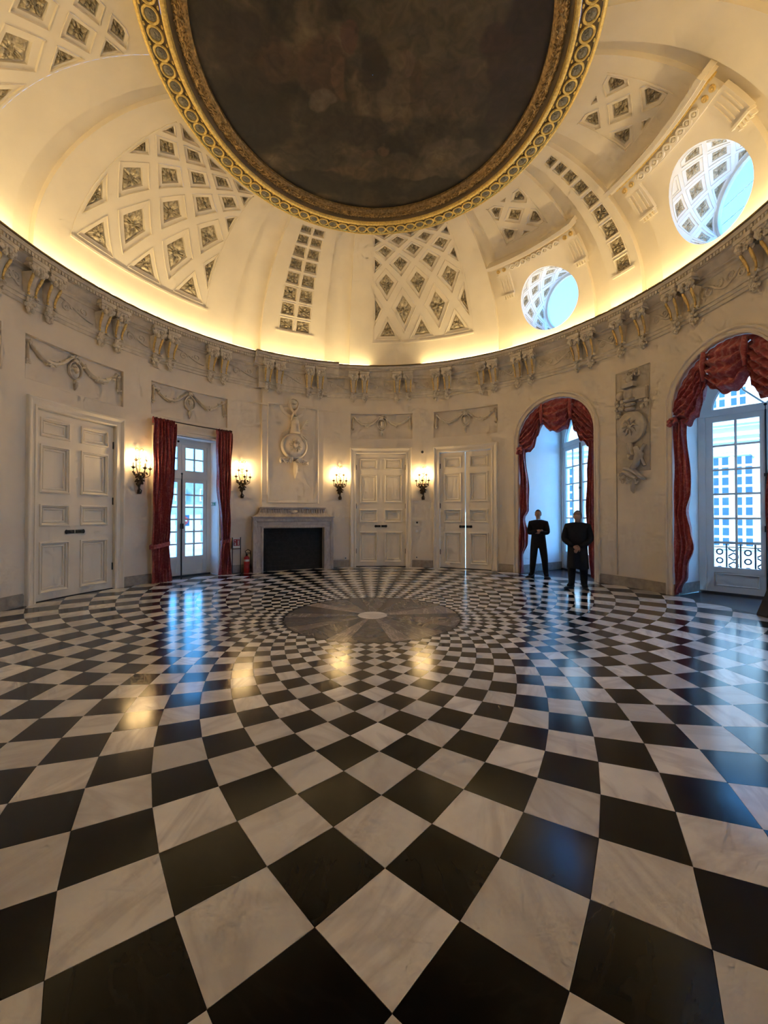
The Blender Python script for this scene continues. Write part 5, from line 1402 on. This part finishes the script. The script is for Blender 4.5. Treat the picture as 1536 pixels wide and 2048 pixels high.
def person(label, loc, rotz, J, hands, head, coat=None, glasses=False, hair=M_HAIR, bulk=1.0):
    t = thing('person', label, 'person', loc, rotz)
    names = list(J['v'].keys()); idx = {n: i for i, n in enumerate(names)}
    vs_, fs_ = skin_mesh([J['v'][n] for n in names], [(idx[a], idx[b]) for a, b in J['e']], idx['pelvis'])
    mb = MB(); mb.cur = 0; mb.add(vs_, fs_)
    # neck and head, hands
    mb.cur = 1; hp = head['c']; mb.tube([J['v']['neck'][0], (hp[0], hp[1] + .02, hp[2] - .06)], [.056, .052], 12)
    hg, tf = head_geo(mb, hp, head['yaw'], head['pitch'], head.get('s', 1.0))
    for h in hands: hand_geo(mb, *h)
    mb.cur = 2
    for sg, a in (('L', J['v']['ankL'][0]), ('R', J['v']['ankR'][0])):
        tx, ty, tz = J['v']['toe' + sg][0]; q = MB()
        dx, dy = tx - a[0], ty - a[1]; L = hypot(dx, dy); dx, dy = dx / L, dy / L
        def sh(u, v):
            y = -.10 + .30 * v; w_ = .045 * (sin(pi * min(1, max(.06, v * .86 + .08))) ** .45); hgt = .105 - .07 * max(0, v - .25) ** .6
            x = w_ * cos(2 * pi * u); z = max(0.004, hgt * (.5 + .5 * sin(2 * pi * u)))
            return (a[0] + dx * (y + .03) - dy * x, a[1] + dy * (y + .03) + dx * x, z)
        q.grid(sh, 16, 10, cu=True); mb.add(q.v, q.f)
    mb.build('body', [M_CLOTHES, M_SKIN, M_SHOE], t, smooth=70)
    hg.build('hair', hair, t, smooth=60)
    if coat:
        q = MB()
        def cf(u, v):
            z = coat['z1'] + (coat['z0'] - coat['z1']) * v; rx = coat['rx'] * (1 + .10 * v); ry = coat['ry'] * (1 + .12 * v); k = 1 + .03 * sin(9 * 2 * pi * u) * v
            return (rx * k * cos(2 * pi * u), coat.get('y', 0) + ry * k * sin(2 * pi * u), z + .02 * sin(2 * pi * u * 2) * v)
        q.grid(cf, 40, 10, cu=True); q.build('coat_skirt', M_CLOTHES, t, smooth=60)
    if glasses:
        q = MB()
        for sg in (-1, 1):
            q.tube([tf(sg * .034 + .024 * cos(a), -.094, .010 + .018 * sin(a)) for a in [2 * pi * k / 10 for k in range(11)]], .003, 4); q.tube([tf(sg * .058, -.092, .014), tf(sg * .078, .0, .012)], .003, 4)
        q.tube([tf(-.01, -.097, .014), tf(.01, -.097, .014)], .003, 4); q.build('glasses', M_BLACK, t)
    return t
E1 = [('pelvis', 'waist'), ('waist', 'chest'), ('chest', 'up'), ('up', 'neck'), ('up', 'shL'), ('shL', 'elL'), ('elL', 'wrL'), ('up', 'shR'), ('shR', 'elR'), ('elR', 'wrR'),
      ('pelvis', 'hipL'), ('hipL', 'knL'), ('knL', 'ankL'), ('pelvis', 'hipR'), ('hipR', 'knR'), ('knR', 'ankR'), ('ankL', 'toeL'), ('ankR', 'toeR')]
V1 = {'pelvis': ((0, 0, .96), (.155, .115)), 'waist': ((.0, 0, 1.12), (.175, .125)), 'chest': ((0, 0, 1.30), (.205, .140)), 'up': ((0, .005, 1.44), (.125, .105)), 'neck': ((0, 0, 1.535), .062),
      'shL': ((.185, 0, 1.425), .085), 'elL': ((.235, -.08, 1.175), .066), 'wrL': ((.03, -.215, 1.20), .045),
      'shR': ((-.185, 0, 1.425), .085), 'elR': ((-.235, -.08, 1.165), .066), 'wrR': ((-.03, -.235, 1.235), .045),
      'hipL': ((.095, 0, .88), .118), 'knL': ((.150, -.01, .49), .090), 'ankL': ((.180, .02, .10), .068), 'toeL': ((.23, -.09, .06), .035),
      'hipR': ((-.095, 0, .88), .118), 'knR': ((-.130, -.01, .49), .090), 'ankR': ((-.160, .02, .10), .068), 'toeR': ((-.24, -.07, .06), .035)}
person('man in black with folded arms standing in front of the arched window', (4.25, 3.97, 0), rad(-21), {'v': V1, 'e': E1},
       [((-.03, -.235, 1.235), (1, .15, .05), (0, 1, .1), .5), ((.03, -.215, 1.20), (-1, .25, .0), (0, 1, 0), .5)], {'c': (-.005, -.02, 1.665), 'yaw': rad(-14), 'pitch': rad(-4)})
V2 = {'pelvis': ((0, 0, .93), (.185, .150)), 'waist': ((0, -.015, 1.08), (.225, .175)), 'chest': ((0, 0, 1.26), (.24, .165)), 'up': ((0, .02, 1.40), (.13, .115)), 'neck': ((0, .02, 1.485), .068),
      'shL': ((.205, .02, 1.385), .088), 'elL': ((.265, -.04, 1.10), .080), 'wrL': ((.075, -.235, .945), .048),
      'shR': ((-.205, .02, 1.385), .088), 'elR': ((-.275, -.04, 1.10), .080), 'wrR': ((-.075, -.235, .955), .048),
      'hipL': ((.105, 0, .86), .112), 'knL': ((.120, -.01, .48), .095), 'ankL': ((.125, .02, .10), .072), 'toeL': ((.18, -.10, .06), .038),
      'hipR': ((-.105, 0, .86), .112), 'knR': ((-.120, -.01, .48), .095), 'ankR': ((-.125, .02, .10), .072), 'toeR': ((-.20, -.09, .06), .038)}
person('heavyset man in black with glasses and clasped hands looking up', (4.49, 2.35, 0), rad(-30), {'v': V2, 'e': E1},
       [((.05, -.245, .955), (-.55, -.05, -.80), (0, -1, 0), .3), ((-.06, -.235, .955), (.70, -.25, -.35), (0, -1, 0), .5)], {'c': (.0, -.015, 1.615), 'yaw': rad(-10), 'pitch': rad(-24), 's': 1.05},
       {'z1': 1.00, 'z0': .46, 'rx': .20, 'ry': .165, 'y': -.01}, True, M_GREYHAIR)

# ------------------------------------------------------------------ outside
mb = MB(); mb.grid(lambda u, v: ((8 + 110 * v) * cos(2 * pi * u), (8 + 110 * v) * sin(2 * pi * u), -1.3), 40, 6, cu=True)
tag(mb.build('ground', M_GROUND), kind='structure')
def facade_window(parent, x, z0, z1, w, cols, rows, arch=False):
    q = MB(); q.box(x - w / 2 - .14, x + w / 2 + .14, -.05, .03, z0 - .1, z0, 9); q.box(x - w / 2 - .12, x - w / 2, -.06, .03, z0, z1, 9); q.box(x + w / 2, x + w / 2 + .12, -.06, .03, z0, z1, 9); q.box(x - w / 2 - .14, x + w / 2 + .14, -.07, .03, z1, z1 + .16, 9)
    if arch: q.tube([(x - w / 2 * cos(pi * k / 12), -.05, z1 - .1 + .28 * sin(pi * k / 12)) for k in range(13)], .05, 5)
    q.box(x - w / 2, x + w / 2, -.005, .03, z0, z1, 9); q.box(x - .05, x + .05, -.05, .0, z0, z1, 9)
    f = q.build('window', M_FACADE, parent)
    hw = w / 2 - .05; pw = hw / cols; ph = (z1 - z0) / rows
    for sg in (-1, 1):
        for i in range(cols):
            for j in range(rows):
                cx = x + sg * (.05 + pw * (i + .5)); cz = z0 + ph * (j + .5)
                p = MB(); p.box(cx - pw * .33, cx + pw * .33, -.012, .0, cz - ph * .38, cz + ph * .38, 9); p.build('pane', M_BLUEGLASS, f)
fa = thing('building', 'white building with tall glazed windows seen through the right arched window', 'building', (14.7, 10.05, -1.3), rad(-41.3))
Z = 1.3
q = MB(); q.box(-16, 16, .03, .6, 0, 9.2 + Z, 40); q.build('wall', M_FACADE, fa)
for z0, z1, d in ((4.72, 4.80, .10), (4.95, 5.10, .16), (5.32, 5.42, .22), (5.42, 5.60, .30), (8.9, 9.2, .35)):
    q = MB(); q.box(-16, 16, -d, .05, z0 + Z, z1 + Z, 40); q.build('string_course', M_FACADE, fa)
for x in (-6.8, -3.4, 0, 3.4): facade_window(fa, x, .35 + Z, 4.15 + Z, 1.36, 2, 9, True)
for x in (-3.4, -.1, 3.4): facade_window(fa, x, 6.2 + Z, 8.2 + Z, 1.2, 2, 5)
fb = thing('building', 'long pale building with small paired windows seen through the left window', 'building', (-21, 33, -1.3), rad(29))
q = MB(); q.box(-18, 18, 0, 4, 0, 2.6 + Z, 40); q.build('wall', M_FACADE2, fb)
q = MB(); q.box(-18.3, 18.3, -.3, 4, 2.6 + Z, 2.85 + Z, 40); q.build('cornice', M_FACADE2, fb)
q = MB(); q.box(-18, 18, .4, 4, 2.85 + Z, 5.3 + Z, 40); q.build('attic', M_SLATEROOF, fb)
for k in range(12):
    x = -13 + 2.3 * k
    for z0, z1 in ((-.9, .35), (.8, 2.0)):
        q = MB(); q.box(x - .42, x - .04, -.05, .05, z0 + Z, z1 + Z, 9); q.box(x + .04, x + .42, -.05, .05, z0 + Z, z1 + Z, 9); q.build('window', M_SLATEROOF, fb)
    q = MB(); q.box(x - .5, x + .5, .2, .5, 3.2 + Z, 4.5 + Z, 9); dm = q.build('dormer', M_FACADE2, fb)
    q = MB(); q.box(x - .35, x + .35, .17, .2, 3.3 + Z, 4.4 + Z, 9); q.build('pane', M_BLUEGLASS, dm)
rs = thing('road_sign', 'round red road sign with white bar outside the left window', 'sign', (-8.6, 10.9, -1.3), rad(38))
q = MB(); q.tube([(0, .03, 0), (0, .03, 3.0)], .03, 8); q.build('post', M_SLATEROOF, rs)
q = MB(); q.box(-.24, .24, .0, .02, 2.5, 2.98, 9); q.build('plate', M_BLUEGLASS, rs)
q = MB(); q.lathe([(0, -.012), (.20, -.012), (.20, 0)], 24, (0, 0, 2.74), axis='y'); q.build('disc', M_SIGNRED, rs)
q = MB(); q.box(-.14, .14, -.018, -.012, 2.705, 2.775, 9); q.build('bar', M_WHITE, rs)
# balcony with wrought iron in front of the right window
pA, pB = NICHE[84.3][1], NICHE[84.3][2]
ang = atan2(pB[1] - pA[1], pB[0] - pA[0]); md = ((pA[0] + pB[0]) / 2, (pA[1] + pB[1]) / 2)
bl = thing('balcony', 'balcony with black scrolled iron railing outside the right arched window', 'balcony', (md[0], md[1], 0), ang)
q = MB(); q.box(-1.5, 1.5, .12, 1.15, -.25, -.04); q.build('slab', M_FACADE, bl)
rl = MB(); rl.box(-1.5, 1.5, 1.04, 1.09, 1.00, 1.04); rl.box(-1.5, 1.5, 1.05, 1.08, .06, .09); rl.box(-1.5, 1.5, 1.05, 1.08, .90, .92); rail = rl.build('railing', M_BLACK, bl)
for k in range(13):
    x = -1.45 + 2.9 * k / 12
    q = MB(); q.tube([(x, 1.065, -.04), (x, 1.065, 1.0)], .018, 5); q.build('baluster', M_BLACK, rail)
    if k < 12:
        q = MB(); xm = x + 2.9 / 24
        for j in range(4):
            zc = .20 + .20 * j
            if k % 2 == 0: q.tube([(xm + .055 * cos(a), 1.065, zc + .06 * sin(a)) for a in [2 * pi * i / 10 for i in range(11)]], .016, 4)
            else: q.tube([(xm - .09, 1.065, zc - .09), (xm, 1.065, zc - .02), (xm + .09, 1.065, zc - .09)], .016, 4); q.tube([(xm - .09, 1.065, zc + .09), (xm, 1.065, zc + .02), (xm + .09, 1.065, zc + .09)], .016, 4)
        q.build('scroll', M_BLACK, rail)

# ------------------------------------------------------------------ sky portals (sampling aids at the glazed openings)
def portal(x, y, z, w, h, rotz, shape='RECTANGLE'):
    ld = bpy.data.lights.new('portal', 'AREA'); ld.shape = shape; ld.size = w; ld.size_y = h; ld.cycles.is_portal = True
    o = bpy.data.objects.new('portal', ld); COL.objects.link(o); o.location = (x, y, z); o.rotation_euler = (-pi / 2, 0, rotz)
for k in (49.0, 84.3, ARCH_ADDED):
    a, b = NICHE[k][1], NICHE[k][2]; an = atan2(b[1] - a[1], b[0] - a[0]); nx, ny = -sin(an) * .10, cos(an) * .10
    portal((a[0] + b[0]) / 2 + nx, (a[1] + b[1]) / 2 + ny, 2.4, 2.2, 4.8, an)
a_ = rad(-51.4); portal(6.87 * sin(a_), 6.87 * cos(a_), 1.85, 1.7, 3.8, -a_)
for c in OCU:
    tun, xfront, XE, ex, lx, up, base = oc_frame(c); p = base + ex * (XE + .12); portal(p.x, p.y, p.z, 1.6, 1.6, -rad(OCD[c][0]))
